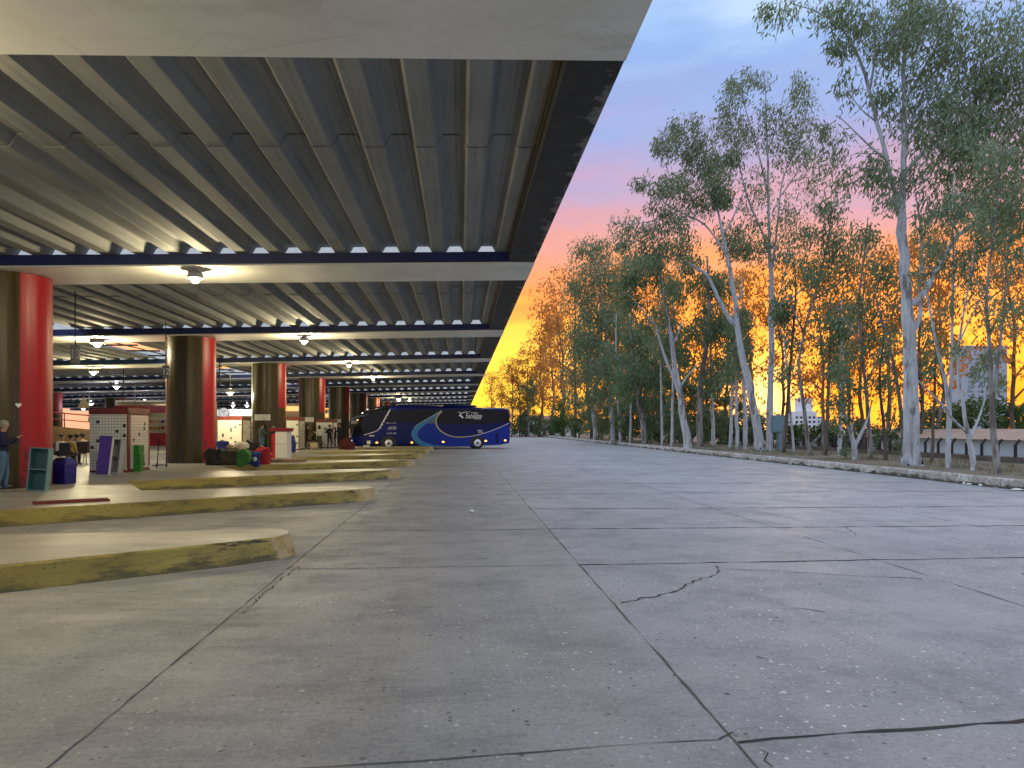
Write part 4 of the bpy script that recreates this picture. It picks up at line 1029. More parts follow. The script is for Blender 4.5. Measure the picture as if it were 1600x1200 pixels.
# camera side: rotate heading (pointing left); left of heading points towards -Y (camera)
HWD = 1.28
def S(cx, cy, off=.0):
    """crop pixel of the side view -> local point on the near side"""
    u = 500 + cx / 5.0; y = 580 + cy / 5.0
    x = BL - (u - 548) / 249.0 * BL
    z = (701 - y) / 19.0
    return (x, off, z)
stations = []
for xf, zt, zb, hw in ((0.0, 1.05, .50, .86), (.06, 1.30, .42, 1.0), (.25, 1.75, .36, 1.14), (.55, 2.35, .34, 1.21), (.9, 2.92, .33, 1.25), (1.3, 3.25, .33, 1.28), (1.9, 3.46, .33, 1.28), (2.6, 3.58, .33, 1.28), (3.4, 3.62, .33, 1.28),
                       (9.5, 3.60, .33, 1.28), (10.2, 3.50, .34, 1.28), (11.6, 3.48, .38, 1.28), (12.6, 3.46, .46, 1.28), (BL - .12, 3.38, .55, 1.24), (BL, 3.2, .66, 1.12)):
    stations.append((BL - xf, zt, zb, hw))
def glass_line(xf):
    if xf < 1.06: return 1.22 - (1.06 - xf) * .22
    if xf < 2.2: return 1.22 + (xf - 1.06) / 1.14 * .46
    if xf < 3.13: return 1.68 + (xf - 2.2) / .93 * 1.55
    return 9.
st2 = []
for a, b_ in zip(stations[:-1], stations[1:]):
    q_ = max(1, int((a[0] - b_[0]) / .14)) if BL - a[0] < 3.4 else 1
    for k in range(q_): st2.append(tuple(a[i] + (b_[i] - a[i]) * k / q_ for i in range(4)))
st2.append(stations[-1])
m = MB(); NQ = 7; NV = 16
for (x, zt, zb, hw) in st2:
    h2 = (zt - zb) / 2; zc = (zt + zb) / 2; rad = min(.22, h2 * .8); ring = []
    def corner(sy, sz, a0):
        rr = rad if sz > 0 else .08
        for i in range(NQ):
            t = R(a0 + 90 * i / (NQ - 1)); ring.append((x, -HWD + sy * (hw - rr) + math.cos(t) * rr, zc + sz * (h2 - rr) + math.sin(t) * rr))
    corner(1, 1, 0); corner(-1, 1, 90)
    for i in range(1, NV): ring.append((x, -HWD - hw, zc + h2 - rad + (-(2 * h2) + rad + .08) * i / NV))
    corner(-1, -1, 180); corner(1, -1, 270)
    for i in range(1, NV): ring.append((x, -HWD + hw, zc - h2 + .08 + ((2 * h2) - rad - .08) * i / NV))
    NS = len(ring); m.v += ring
for i in range(len(st2) - 1):
    for k in range(NS):
        f_ = (i * NS + k, (i + 1) * NS + k, (i + 1) * NS + (k + 1) % NS, i * NS + (k + 1) % NS)
        c_ = sum((Vector(m.v[q_]) for q_ in f_), Vector()) / 4
        top_ = c_.z > (st2[i][1] + st2[i + 1][1]) / 2 - .03 and BL - c_.x > 1.7
        m.f.append(f_); m.mi.append(1 if c_.z > glass_line(BL - c_.x) and not top_ else 0); m.sm.append(True)
m.f.append(tuple(range(NS))); m.mi.append(0); m.sm.append(False)
e0 = (len(st2) - 1) * NS; m.f.append(tuple(e0 + NS - 1 - k for k in range(NS))); m.mi.append(0); m.sm.append(False)
body = m.build('coach_body', [M['busnavy'], M['busglass']], bus)
# near side lies at local y = 0 (since body centre is at y=-HWD): heading left, camera is to its left => +y
def flat(name, pts, mat, off, th=.006, z=None, parent=bus, far=False):
    """polygon on the coach side from crop pixels (a plate of its own thickness)"""
    P = [S(px, py) for px, py in pts]; n = len(P); mm = MB()
    mm.add([(p[0], off - th, p[2]) for p in P] + [(p[0], off, p[2]) for p in P], [tuple(range(2 * n - 1, n - 1, -1)), tuple(range(n))] + [(i, (i + 1) % n, n + (i + 1) % n, n + i) for i in range(n)])
    bm = bmesh.new(); ob = mm.build(name, mat, parent); bm.from_mesh(ob.data); bmesh.ops.triangulate(bm, faces=[f for f in bm.faces if len(f.verts) > 4]); bmesh.ops.recalc_face_normals(bm, faces=bm.faces); bm.to_mesh(ob.data); bm.free()
    return ob
def smooth(pts, n=6):
    out = []
    P = [pts[0]] + list(pts) + [pts[-1]]
    for i in range(1, len(P) - 2):
        p0, p1, p2, p3 = P[i - 1], P[i], P[i + 1], P[i + 2]
        for k in range(n):
            t = k / n; out.append(tuple(.5 * (2 * p1[q] + (p2[q] - p0[q]) * t + (2 * p0[q] - 5 * p1[q] + 4 * p2[q] - p3[q]) * t * t + (3 * p1[q] - p0[q] - 3 * p2[q] + p3[q]) * t ** 3) for q in (0, 1)))
    out.append(tuple(pts[-1])); return out
def ribbon(name, pts, w0, w1, mat, off):
    P = smooth(pts); n = len(P); L_, R_ = [], []
    for i, p in enumerate(P):
        a = P[max(i - 1, 0)]; b = P[min(i + 1, n - 1)]; dx, dy = b[0] - a[0], b[1] - a[1]; l = math.hypot(dx, dy); w = w0 + (w1 - w0) * i / (n - 1)
        L_.append((p[0] - dy / l * w, p[1] + dx / l * w)); R_.append((p[0] + dy / l * w, p[1] - dx / l * w))
    mm = MB()
    A = [S(*q_) for q_ in L_]; B = [S(*q_) for q_ in R_]
    V = [(p[0], off, p[2]) for p in A] + [(p[0], off, p[2]) for p in B] + [(p[0], off - .006, p[2]) for p in A] + [(p[0], off - .006, p[2]) for p in B]
    mm.add(V, [(i, i + 1, n + i + 1, n + i) for i in range(n - 1)] + [(2 * n + i, 3 * n + i, 3 * n + i + 1, 2 * n + i + 1) for i in range(n - 1)] + [(i + 1, i, 2 * n + i, 2 * n + i + 1) for i in range(n - 1)] + [(n + i, n + i + 1, 3 * n + i + 1, 3 * n + i) for i in range(n - 1)])
    return mm.build(name, mat, bus)
yel = [(940, 305), (905, 345), (893, 385), (905, 430), (940, 468), (1000, 498), (1080, 510), (1190, 500), (1290, 475), (1390, 438), (1476, 398)]
ysm = smooth(yel)
low = [(1480, 560), (1400, 572), (960, 580)] + [(900, 580), (820, 560), (765, 530), (745, 490), (770, 440), (830, 400), (880, 350), (925, 310)]
flat('blue_panel', [p for p in ysm if p[0] < 3000] + [(1478, 560), (1400, 574), (1130, 584), (960, 584), (900, 582), (820, 562), (765, 530), (745, 490), (770, 440), (830, 395), (880, 350), (925, 312)], M['busblue'], .008)
flat('window_band', smooth([(530, 300), (700, 292), (1000, 290), (1300, 292), (1308, 400)], 3) + [(1308, 404), (940, 404), (500, 392), (505, 350)], M['busglass'], .014)
flat('rear_window', [(1316, 298), (1462, 296), (1470, 305), (1472, 380), (1462, 390), (1420, 392), (1314, 400)], M['busglass'], .018)
flat('livery_panel', [(920, 312), (895, 350), (893, 400), (820, 402), (860, 360)], M['greyblue'], .020)
sw_out = smooth([(938, 300), (850, 352), (760, 405), (712, 455), (702, 490), (720, 535), (770, 574), (830, 586), (960, 584)])
sw_in = smooth([(958, 580), (890, 574), (820, 555), (768, 525), (748, 490), (770, 445), (830, 395), (880, 355), (938, 302)])
flat('swoosh', sw_out + sw_in, M['swoosh'], .024)
ribbon('gold_line', ysm[:40], 4.5, 3.5, M['stripe_y'], .028); ribbon('silver_line', ysm[39:], 3.0, 2.5, M['stripe_g'], .028)
ribbon('silver_line', [(938, 300), (850, 352), (760, 405), (720, 440)], 2.2, 1.2, M['stripe_g'], .030)
ribbon('silver_line', [(538, 294), (505, 352), (470, 415), (452, 446), (425, 465), (340, 492)], 3.5, 3.0, M['stripe_g'], .020)
flat('driver_window', [(350, 400), (418, 372), (420, 440), (412, 460), (340, 484), (330, 450)], M['busglass'], .012)
flat('door_panel', [(1368, 475), (1392, 475), (1392, 560), (1368, 562)], M['busnavy'], .013)
mm = MB()
for cx, cy in ((520, 335), (504, 360), (491, 386), (479, 411), (467, 437)): p = S(cx, cy); mm.ell((p[0], .02, p[2]), (.055, .012, .055), n=10, m=6)
mm.build('studs', M['stripe_g'], bus)
# coach front: windscreen and mirrors
mm = MB(); ws = [(.10, 1.25, .95), (.3, 1.78, 1.08), (.6, 2.38, 1.17), (.95, 2.93, 1.2), (1.3, 3.2, 1.18)]
V = []
for xf, z, hw in ws:
    for i in range(9): t = -1 + 2 * i / 8; V.append((BL - xf + .05 - .14 * abs(t) ** 3, -HWD + hw * t, z + .02))
mm.add(V, [(j * 9 + i, j * 9 + i + 1, (j + 1) * 9 + i + 1, (j + 1) * 9 + i) for j in range(4) for i in range(8)], 0, True)
ob = mm.build('windscreen', M['busglass'], bus); ob.modifiers.new('thickness', 'SOLIDIFY').thickness = .012
def mirror(y0, sgn):
    mm = MB(); mm.tube([(BL - 1.1, y0, 2.75), (BL - .6, y0 + sgn * .12, 2.72), (BL - .1, y0 + sgn * .16, 2.5), (BL + .12, y0 + sgn * .16, 2.2)], [.05, .05, .055, .06], 10)
    o_ = mm.build('mirror_arm', M['greyblue'], bus)
    mm = MB(); mm.ell((BL + .14, y0 + sgn * .16, 1.98), (.09, .14, .26), n=14, m=10, e=.6); q_ = mm.build('mirror', M['black'], o_)
mirror(-.06, 1); mirror(-2 * HWD + .06, -1)
for yy in (-.38, -2 * HWD + .38):
    mm = MB(); mm.ell((BL - .03, yy, .72), (.10, .2, .11), n=14, m=8); mm.build('headlight', M['headlamp'], bus)
mm = MB(); mm.box((BL - .02, -HWD, 1.06), (.16, 1.7, .10)); bevel(mm.build('grille', M['chrome'], bus), .03, 2)
for cx, cy in ((437, 552), (705, 552), (950, 548), (1288, 541), (1445, 538)):
    p = S(cx, cy); mm = MB(); mm.ell((p[0], .03, p[2]), (.10, .03, .07), n=10, m=6); mm.build('marker_light', M['amber'], bus)
for xf in (.55, .95, 1.35):
    mm = MB(); mm.ell((BL - xf, -.28, {.55: 2.42, .95: 2.98, 1.35: 3.28}[xf]), (.07, .05, .04), n=8, m=6); mm.build('roof_marker', M['headlamp'] if xf > .6 else M['amber'], bus)
flat('notice_plate', [(362, 537), (388, 537), (388, 563), (362, 563)], M['white'], .02); flat('notice_plate', [(335, 572), (382, 572), (382, 590), (335, 590)], M['cream'], .02)
flat('maker_plate', [(380, 494), (418, 494), (418, 503), (380, 503)], M['stripe_g'], .02)
mm = MB(); 
V = []
P = smooth([(130 * 5, 0)] * 2) if False else None
# pale roof line at the back and roof unit
mm = MB(); mm.box((4.2, -HWD, 3.62), (3.0, 1.7, .16), taper=.86); bevel(mm.build('roof_unit', M['busnavy'], bus), .05, 2)
ribbon('silver_line', [(1240, 292), (1275, 282), (1340, 277), (1470, 277)], 2.5, 2.0, M['stripe_g'], .006)
def wheel(cx, r):
    x = S(cx, 0)[0]
    for y0, sg in ((-.16, 1), (-2 * HWD + .16, -1)):
        mm = MB(); mm.lathe([(r * .62, -.16), (r * .93, -.16), (r, -.11), (r, .11), (r * .93, .16), (r * .62, .165)], (x, y0, r), n=36, axis='Y')
        o_ = mm.build('wheel', M['rubber'], bus)
        mm = MB(); yy = y0 + sg * .17
        mm.lathe([(r * .60, -.02), (r * .64, .012), (r * .56, .02)], (x, yy, r), n=32, axis='Y')
        mm.lathe([(r * .5, -.03), (r * .5, -.012)], (x, yy, r), n=32, axis='Y')
        for i in range(10): t = 2 * PI * i / 10; mm.ell((x + math.cos(t) * r * .4, yy + sg * .0, r + math.sin(t) * r * .4), (.045, .03, .045), n=8, m=5)
        mm.build('rim', M['chrome'], o_)
        mm = MB(); mm.lathe([(r * .2, -.03), (r * .2, .03), (r * .12, .05)], (x, yy, r), n=20, axis='Y'); mm.build('hub', M['black'], o_)
    mm = MB()
    n_ = 24; V = []
    for rad in (r + .12,):
        V = [(x + math.cos(PI * i / n_) * rad, .016, r + math.sin(PI * i / n_) * rad) for i in range(n_ + 1)] + [(x - rad, .016, .33), (x + rad, .016, .33)]
        V2 = [(a, b - .01, c) for a, b, c in V]
    n2_ = len(V); mm.add(V + V2, [tuple(range(n2_)), tuple(range(2 * n2_ - 1, n2_ - 1, -1))] + [(i, (i + 1) % n2_, n2_ + (i + 1) % n2_, n2_ + i) for i in range(n2_)])
    mm.build('wheel_arch', M['black'], bus)
wheel(527, .50); wheel(1222, .50)
# writing on the side (reads from the camera side)
RT = (PI / 2, 0, PI)
def stext(body, cx, cy, hpx, mat, shear=.0, sx=1.):
    p = S(cx, cy); text('lettering', body, hpx / 5 / 19.0, mat, bus, (p[0], .034, p[2]), RT, shear=shear, sx=sx)
stext('Satélite', 1188, 343, 58, M['lettering'], .3, .78); stext('EXPRESSO', 1195, 317, 13, M['lettering'], .2); stext('NORTE', 1222, 364, 16, M['lettering'], .2)
ribbon('bird_emblem', [(1106, 358), (1090, 342), (1078, 336), (1100, 318), (1130, 310), (1165, 309)], 7, .6, M['lettering'], .034)
ribbon('bird_emblem', [(1060, 312), (1082, 312), (1092, 330)], .5, 3, M['lettering'], .034)
stext('New', 1240, 458, 18, M['lettering'], .2); stext('Line', 1244, 471, 22, M['lettering'], .3)
stext('1070', 548, 440, 34, M['stripe_g'], .4); stext('AUG-4I9', 549, 480, 20, M['stripe_g'], .1); stext('expresso satélite', 545, 398, 12, M['stripe_g'], .1)

# ------------------------------------------------------------------ trees
class Tree:
    def __init__(s, seed): s.tr = MB(); s.sk = []; s.lv = []; s.rg = random.Random(seed)
    def path(s, pts, n=9):
        """pts: (Vector, radius)"""
        P = [p for p, r in pts]; Rr = [r for p, r in pts]; out = []; rr = []
        PP = [P[0] * 2 - P[1]] + P + [P[-1] * 2 - P[-2]]
        for i in range(1, len(PP) - 2):
            p0, p1, p2, p3 = PP[i - 1], PP[i], PP[i + 1], PP[i + 2]
            for k in range(3):
                t = k / 3; q = .5 * (2 * p1 + (p2 - p0) * t + (2 * p0 - 5 * p1 + 4 * p2 - p3) * t * t + (3 * p1 - p0 - 3 * p2 + p3) * t ** 3)
                r = Rr[i - 1] + (Rr[i] - Rr[i - 1]) * t
                w = r * .22; q = q + Vector((s.rg.uniform(-w, w), s.rg.uniform(-w, w), 0)); out.append(q); rr.append(r * s.rg.uniform(.93, 1.07))
        out.append(P[-1]); rr.append(Rr[-1])
        s.tr.tube(out, rr, n); s.sk += [(q, r) for q, r in zip(out, rr)]
    def twig(s, c, frm=None):
        best = min(s.sk, key=lambda q: (q[0] - c).length + (2.5 if q[0].z > c.z + .2 else 0) + (0 if q[1] < .12 else .6)) if frm is None else frm
        a, r0 = best; L = (c - a).length
        if L < .12: return
        mid = a.lerp(c, .5) + Vector((s.rg.uniform(-.1, .1), s.rg.uniform(-.1, .1), .10)) * L
        r = min(r0 * .7, .012 + .010 * L)
        s.tr.tube([a, a.lerp(mid, .6), mid, c], [r, r * .8, r * .6, .006], 4, cap=False)
        for i in (0.4, .75): s.sk.append((mid.lerp(c, i), r * .5))
    def leaves(s, c, rad, n, ll=.22, lw=.04, droop=.9, flat=1.0):
        rg = s.rg
        for i in range(n):
            while True:
                q = Vector((rg.uniform(-1, 1), rg.uniform(-1, 1), rg.uniform(-1, 1)))
                if q.length_squared < 1: break
            q *= rad; q.z = q.z * flat - abs(rg.gauss(0, .25)) * rad
            p = c + q
            d = Vector((rg.gauss(-.28, .5), rg.gauss(0, .5), -droop + rg.gauss(0, .35)))
            if d.length < .1: d = Vector((0, 0, -1))
            d.normalize(); sidev = d.cross(Vector((rg.uniform(-1, 1), rg.uniform(-1, 1), rg.uniform(-1, 1))))
            if sidev.length < .05: sidev = d.cross(Vector((1, 0, 0)))
            sidev.normalize(); l = ll * rg.uniform(.65, 1.3); w = lw * rg.uniform(.7, 1.3)
            m_ = p + d * l * .42 + d.cross(sidev) * l * .07
            s.lv.append((p, m_ + sidev * w, p + d * l, m_ - sidev * w))
    def build(s, base, label, group, bark, leaf, name='gum_tree', grp=True):
        root = empty(name, base, label, 'tree', group); b = Vector(base)
        s.tr.v = [tuple(Vector(v) - b) for v in s.tr.v]
        s.tr.build('trunk', bark, root)
        m = MB(); m.v = [tuple(v - b) for q in s.lv for v in q]; n = len(s.lv)
        m.f = [(4 * i, 4 * i + 1, 4 * i + 2, 4 * i + 3) for i in range(n)]; m.mi = [0] * n; m.sm = [False] * n
        if n: m.build('crown', leaf, root)
        return root
def hero(label, D, trunk, limbs, blobs, bark='bark_pale', leaf='leaf', seed=1, ll=.24, lw=.04, dens=1.0, flare=True, dk=1.0, nclu=12, droop=.9, rscale=1.0):
    T = Tree(seed); rg = T.rg; k = D / F
    def cv(path, depth0=0., spread=0.):
        out = []; dd = depth0
        for i, (u, y, w) in enumerate(path):
            out.append((PD(u, y, D + dd), w * k * .5 * rscale * (1.0 if D == 31 else .8))); dd += spread
        return out
    t = cv(trunk)
    b = t[0][0].copy(); gz = terrain_z(b.x, b.y) - .06
    if b.z > gz: t = [(Vector((b.x, b.y, gz)), t[0][1] * 1.12)] + t
    if flare:
        p, r = t[0]; t[0] = (p, r * 1.35); t.insert(1, (p.lerp(t[1][0], .25 if (t[1][0] - p).length < 2 else .12), r * 1.06))
    T.path(t, 12)
    for i, lb in enumerate(limbs):
        # start each limb on the nearest skeleton point so it joins
        P = cv(lb, 0, rg.uniform(-.35, .35))
        near = min(T.sk, key=lambda q: (q[0] - P[0][0]).length); P[0] = (near[0].copy(), min(near[1] * .9, P[0][1] * 1.1)); T.path(P, 8)
    for bl in blobs:
        u, y, ru, ry = bl[:4]; dn = (bl[4] if len(bl) > 4 else 1.0) * dens * (1.6 if D == 31 else 1.8 if D in (49, 50) else 1.45) * (.62 if leaf == 'leaf_dark' and D < 50 else 1.0)
        area = PI * ru * ry * k * k; n = int(dn * area / (ll * lw * .62)); nc = max(3, int(nclu * min(2.2, ru * ry / 900)))
        dof = rg.uniform(-.6, .6) * ru * k
        for c in range(nc):
            while True:
                a = (rg.uniform(-1, 1), rg.uniform(-1, 1), rg.uniform(-1, 1))
                if sum(q * q for q in a) < 1: break
            cpos = PD(u + a[0] * ru * .92, y + a[1] * ry * .92, D + dof + a[2] * ru * k * 1.1)
            T.twig(cpos); T.leaves(cpos, max(ru, ry) * k * rg.uniform(.38, .8), max(4, n // nc), ll, lw, droop)
    return T.build(tuple(t[0][0]), label, 'eucalyptus trees along the verge', M[bark], M[leaf])

hero('tallest pale smooth trunked gum tree, broad drooping crown reaching the picture top', 31,
     [(1427, 724, 27), (1424, 640, 23), (1421, 560, 20), (1418, 480, 18), (1412, 400, 16), (1408, 345, 14), (1411, 290, 9), (1412, 230, 8), (1413, 160, 7), (1412, 100, 5.5), (1418, 40, 4), (1425, -30, 3), (1428, -90, 2)],
     [[(1407, 345, 8), (1397, 300, 7.5), (1386, 250, 7), (1370, 190, 6), (1352, 120, 5), (1335, 75, 4), (1310, 40, 3), (1275, 18, 2), (1235, 5, 1.3)], [(1362, 150, 4), (1367, 90, 3.5), (1366, 30, 3), (1360, -30, 2)],
      [(1425, 492, 9), (1440, 462, 9), (1470, 410, 8), (1495, 370, 7), (1525, 345, 5), (1545, 300, 3.5), (1556, 270, 2)], [(1430, 540, 7), (1438, 490, 6), (1435, 440, 5), (1441, 400, 4), (1438, 350, 3), (1430, 300, 2)],
      [(1412, 160, 4), (1450, 95, 3.5), (1485, 30, 3), (1510, -30, 2)], [(1411, 280, 6), (1460, 222, 5), (1510, 192, 4), (1560, 150, 3), (1600, 110, 2)], [(1412, 220, 4), (1435, 160, 3), (1460, 120, 2)], [(1385, 250, 4), (1350, 220, 3), (1320, 190, 2), (1305, 180, 1.5)],
      [(1370, 190, 3), (1345, 170, 2), (1330, 150, 1.5)]],
     [(1400, 60, 45, 50, 1.1), (1425, 15, 55, 40), (1312, 75, 22, 22), (1335, 40, 35, 40, .7), (1212, 18, 30, 18, .8), (1255, 8, 40, 14, .6), (1300, 15, 40, 22, .6), (1325, 130, 22, 25, .6), (1375, 130, 25, 45, .8), (1302, 235, 22, 48, .7), (1318, 285, 18, 30, .6), (1290, 195, 18, 18, .6),
      (1370, 250, 20, 35, .9), (1395, 275, 38, 18, 1.3), (1440, 185, 45, 35, 1.1), (1485, 215, 55, 32, 1.6), (1530, 195, 55, 32, 1.5), (1565, 130, 45, 55, .8), (1500, 95, 50, 55, .8), (1560, 45, 55, 55, .75), (1595, 190, 40, 60, .9), (1465, 265, 45, 22, .8), (1520, 255, 55, 30, .8), (1385, 310, 30, 16, .7), (1470, 30, 50, 45, .8), (1590, 270, 30, 40, .9), (1545, 310, 35, 30, .9), (1500, 310, 36, 30, .7), (1460, 320, 30, 26, .6), (1600, 90, 40, 60, .9), (1530, 130, 40, 40, .9), (1450, 110, 30, 40, .8), (1480, 160, 40, 30, .9), (1570, 330, 34, 40, .7), (1340, 20, 40, 25, .6)],
     leaf='leaf', seed=11, ll=.31, lw=.036, dens=.9, nclu=13)
hero('slender straight gum tree with airy vase shaped crown against blue sky', 50,
     [(1203, 700, 14), (1204, 640, 12.5), (1205, 560, 11), (1205, 500, 10), (1206, 440, 9), (1203, 400, 7), (1201, 330, 5), (1200, 260, 4), (1198, 200, 3), (1196, 140, 2.2), (1192, 108, 1.5)],
     [[(1205, 402, 5), (1190, 360, 4), (1172, 320, 3.5), (1160, 280, 3), (1150, 230, 2.2), (1140, 180, 1.5)], [(1200, 300, 3.5), (1185, 240, 3), (1170, 190, 2.2), (1158, 140, 1.5)], [(1204, 425, 4.5), (1215, 350, 3.6), (1221, 290, 3), (1235, 250, 2.5), (1252, 210, 2), (1262, 165, 1.6), (1268, 125, 1.2)],
      [(1206, 508, 5), (1220, 482, 4), (1250, 455, 3.2), (1275, 436, 2.2)], [(1199, 235, 2.5), (1215, 190, 2), (1225, 145, 1.4)], [(1221, 300, 2.5), (1245, 270, 2), (1268, 230, 1.3)], [(1206, 490, 4), (1218, 460, 3), (1228, 420, 2.4), (1232, 380, 1.6)]],
     [(1142, 148, 26, 28, .7), (1165, 128, 25, 22, .6), (1195, 122, 25, 16, .5), (1128, 185, 16, 32, .6), (1240, 130, 25, 22, .55), (1255, 165, 22, 35, .45), (1235, 200, 20, 30, .6), (1178, 215, 30, 35, .4), (1215, 230, 22, 35, .45), (1150, 240, 26, 36, .55), (1245, 260, 22, 40, .4), (1182, 290, 25, 35, .5), (1225, 330, 26, 40, .5), (1190, 385, 32, 24, .7), (1235, 390, 28, 30, .6), (1265, 420, 20, 25, .5), (1268, 190, 18, 28, .4), (1262, 235, 20, 26, .4), (1272, 300, 20, 34, .45), (1258, 350, 22, 30, .5), (1205, 170, 26, 26, .4), (1165, 340, 26, 30, .5), (1150, 200, 24, 24, .5)], seed=12, ll=.30, lw=.042, dens=.8, nclu=11)
hero('thick pale gum tree leaning left with forked limb beside the slender one', 49,
     [(1187, 700, 19), (1180, 655, 16), (1170, 600, 14), (1160, 555, 12.5), (1152, 510, 11), (1148, 470, 9), (1142, 430, 8), (1136, 400, 7), (1130, 370, 6), (1123, 335, 4), (1115, 300, 3), (1108, 260, 2)],
     [[(1152, 512, 9), (1138, 495, 8.5), (1125, 470, 7.5), (1115, 450, 7), (1105, 430, 6), (1090, 420, 5), (1070, 408, 4), (1052, 396, 2.5)], [(1136, 398, 5), (1120, 375, 4), (1100, 350, 3.4), (1070, 335, 3), (1040, 318, 2.3), (1018, 298, 1.6), (985, 290, 1)], [(1123, 338, 3.5), (1105, 290, 3), (1085, 250, 2.3), (1065, 215, 1.6)], [(1130, 372, 4), (1145, 340, 3), (1160, 305, 2), (1168, 280, 1.4)], [(1060, 330, 2.5), (1020, 345, 2), (985, 350, 1.2)], [(1148, 470, 5), (1160, 455, 3.5), (1158, 430, 2.5)]],
     [(1050, 210, 28, 24, .8), (1078, 195, 26, 20, .8), (1038, 232, 24, 14, .7), (1098, 235, 32, 32, .8), (1058, 285, 36, 25, .95), (1112, 275, 30, 34, 1.1), (1000, 285, 24, 13, .7), (975, 348, 24, 13, .7), (1008, 358, 28, 16, .9), (1050, 345, 36, 20, 1.0), (1128, 300, 26, 24, 1.3), (1145, 378, 38, 22, 1.3), (1060, 385, 32, 20, 1.2), (1018, 388, 30, 16, 1.0), (1095, 320, 30, 20, .8), (1075, 240, 26, 22, .6), (1035, 290, 24, 18, .6), (985, 375, 26, 18, .7), (1030, 320, 26, 16, .6), (1130, 250, 24, 26, .6), (1000, 410, 28, 16, .7)], seed=13, ll=.30, lw=.042, dens=.9, nclu=12)
hero('pale gum tree with two stems leaning left in mid row', 55,
     [(1074, 693, 16), (1066, 640, 13), (1058, 590, 10), (1050, 540, 8.5), (1042, 490, 7), (1035, 450, 5), (1030, 420, 3.5), (1022, 385, 2)],
     [[(1062, 618, 7), (1050, 585, 6), (1040, 560, 5), (1030, 530, 4), (1022, 505, 3.2), (1008, 490, 2.6), (996, 474, 1.6)], [(1050, 540, 4), (1060, 520, 3), (1066, 500, 1.8)], [(1064, 600, 4), (1080, 580, 3), (1095, 565, 2)]],
     [(1012, 425, 34, 26, 1), (1030, 395, 28, 22, 1), (990, 455, 28, 28, 1.1), (1048, 455, 28, 24, .8), (1020, 500, 24, 24, .6), (985, 430, 26, 20, 1)], seed=14, ll=.32, lw=.05, dens=1.0, leaf='leaf_dark')
hero('dense full green gum tree at the left end of the near row', 85,
     [(958, 689, 10), (955, 640, 8.5), (950, 600, 7), (948, 560, 6), (945, 500, 5), (935, 440, 4), (925, 395, 2.5)], [[(950, 600, 4), (930, 560, 3), (910, 520, 2), (900, 480, 1.5)], [(948, 560, 4), (970, 520, 3), (980, 480, 2)]],
     [(905, 392, 22, 20, .9), (938, 388, 28, 22, 1.2), (920, 430, 36, 30, 1.4), (962, 425, 28, 32, 1.1), (900, 460, 26, 28, 1.0), (935, 480, 42, 36, 1.5), (962, 510, 32, 32, 1.4), (905, 520, 22, 32, 1.0), (925, 560, 36, 36, 1.4), (962, 570, 32, 32, 1.2), (898, 575, 18, 26, .9), (985, 545, 24, 36, 1.0), (905, 612, 18, 26, 1.0), (940, 615, 25, 25, 1.0)], seed=15, ll=.36, lw=.06, dens=.75, leaf='leaf')
hero('dark trunked gum tree with dense leaves between paler trunks', 60,
     [(1094, 695, 14), (1093, 640, 12), (1097, 585, 10), (1104, 545, 8), (1108, 500, 7), (1107, 450, 5), (1105, 400, 3)], [[(1097, 582, 4), (1115, 572, 3.2), (1132, 563, 2)], [(1104, 540, 3), (1085, 515, 2.5), (1070, 495, 1.6)]],
     [(1090, 425, 28, 26, 1.0), (1122, 448, 34, 32, 1.3), (1085, 510, 28, 26, .9), (1132, 505, 26, 32, 1.3), (1066, 560, 24, 26, .9), (1112, 600, 26, 30, .8), (1140, 560, 20, 24, .8)], bark='bark_grey', leaf='leaf_dark', seed=16, ll=.34, lw=.055)
hero('grey forked gum tree with bare spreading stems and dense leaf mass', 72,
     [(1008, 691, 12), (1001, 645, 10), (992, 600, 7), (976, 572, 4.5), (955, 552, 2.5)], [[(999, 630, 6), (990, 580, 5), (986, 530, 3.5), (983, 490, 2)], [(1006, 668, 5), (1022, 625, 4), (1034, 592, 3.2), (1046, 568, 2)], [(1003, 650, 5), (1001, 600, 4), (1000, 550, 3), (1003, 510, 2)], [(1034, 592, 2.5), (1055, 580, 2), (1070, 565, 1.4)]],
     [(1010, 560, 34, 32, 1.2), (984, 600, 26, 34, 1.2), (1030, 540, 30, 34, 1.1), (1000, 520, 30, 26, 1.2), (1025, 620, 26, 26, 1.0)], bark='bark_grey', leaf='leaf_dark', seed=17, ll=.34, lw=.055)
hero('short forked tree with dark low crown, left of the tallest trunk', 36,
     [(1337, 718, 12), (1333, 692, 10), (1327, 668, 7), (1318, 640, 6), (1314, 600, 4)], [[(1335, 700, 7), (1348, 672, 5.5), (1357, 652, 4), (1362, 625, 2.5)], [(1330, 680, 4), (1333, 650, 3), (1330, 625, 2)]],
     [(1312, 630, 22, 26, 1.4), (1302, 655, 14, 16, 1.2), (1335, 600, 22, 22, 1.1), (1330, 655, 16, 16, .9), (1322, 585, 25, 22, 1.0), (1318, 690, 10, 18, .8)], leaf='leaf_dark', seed=18, ll=.2, lw=.034, bark='bark_pale')
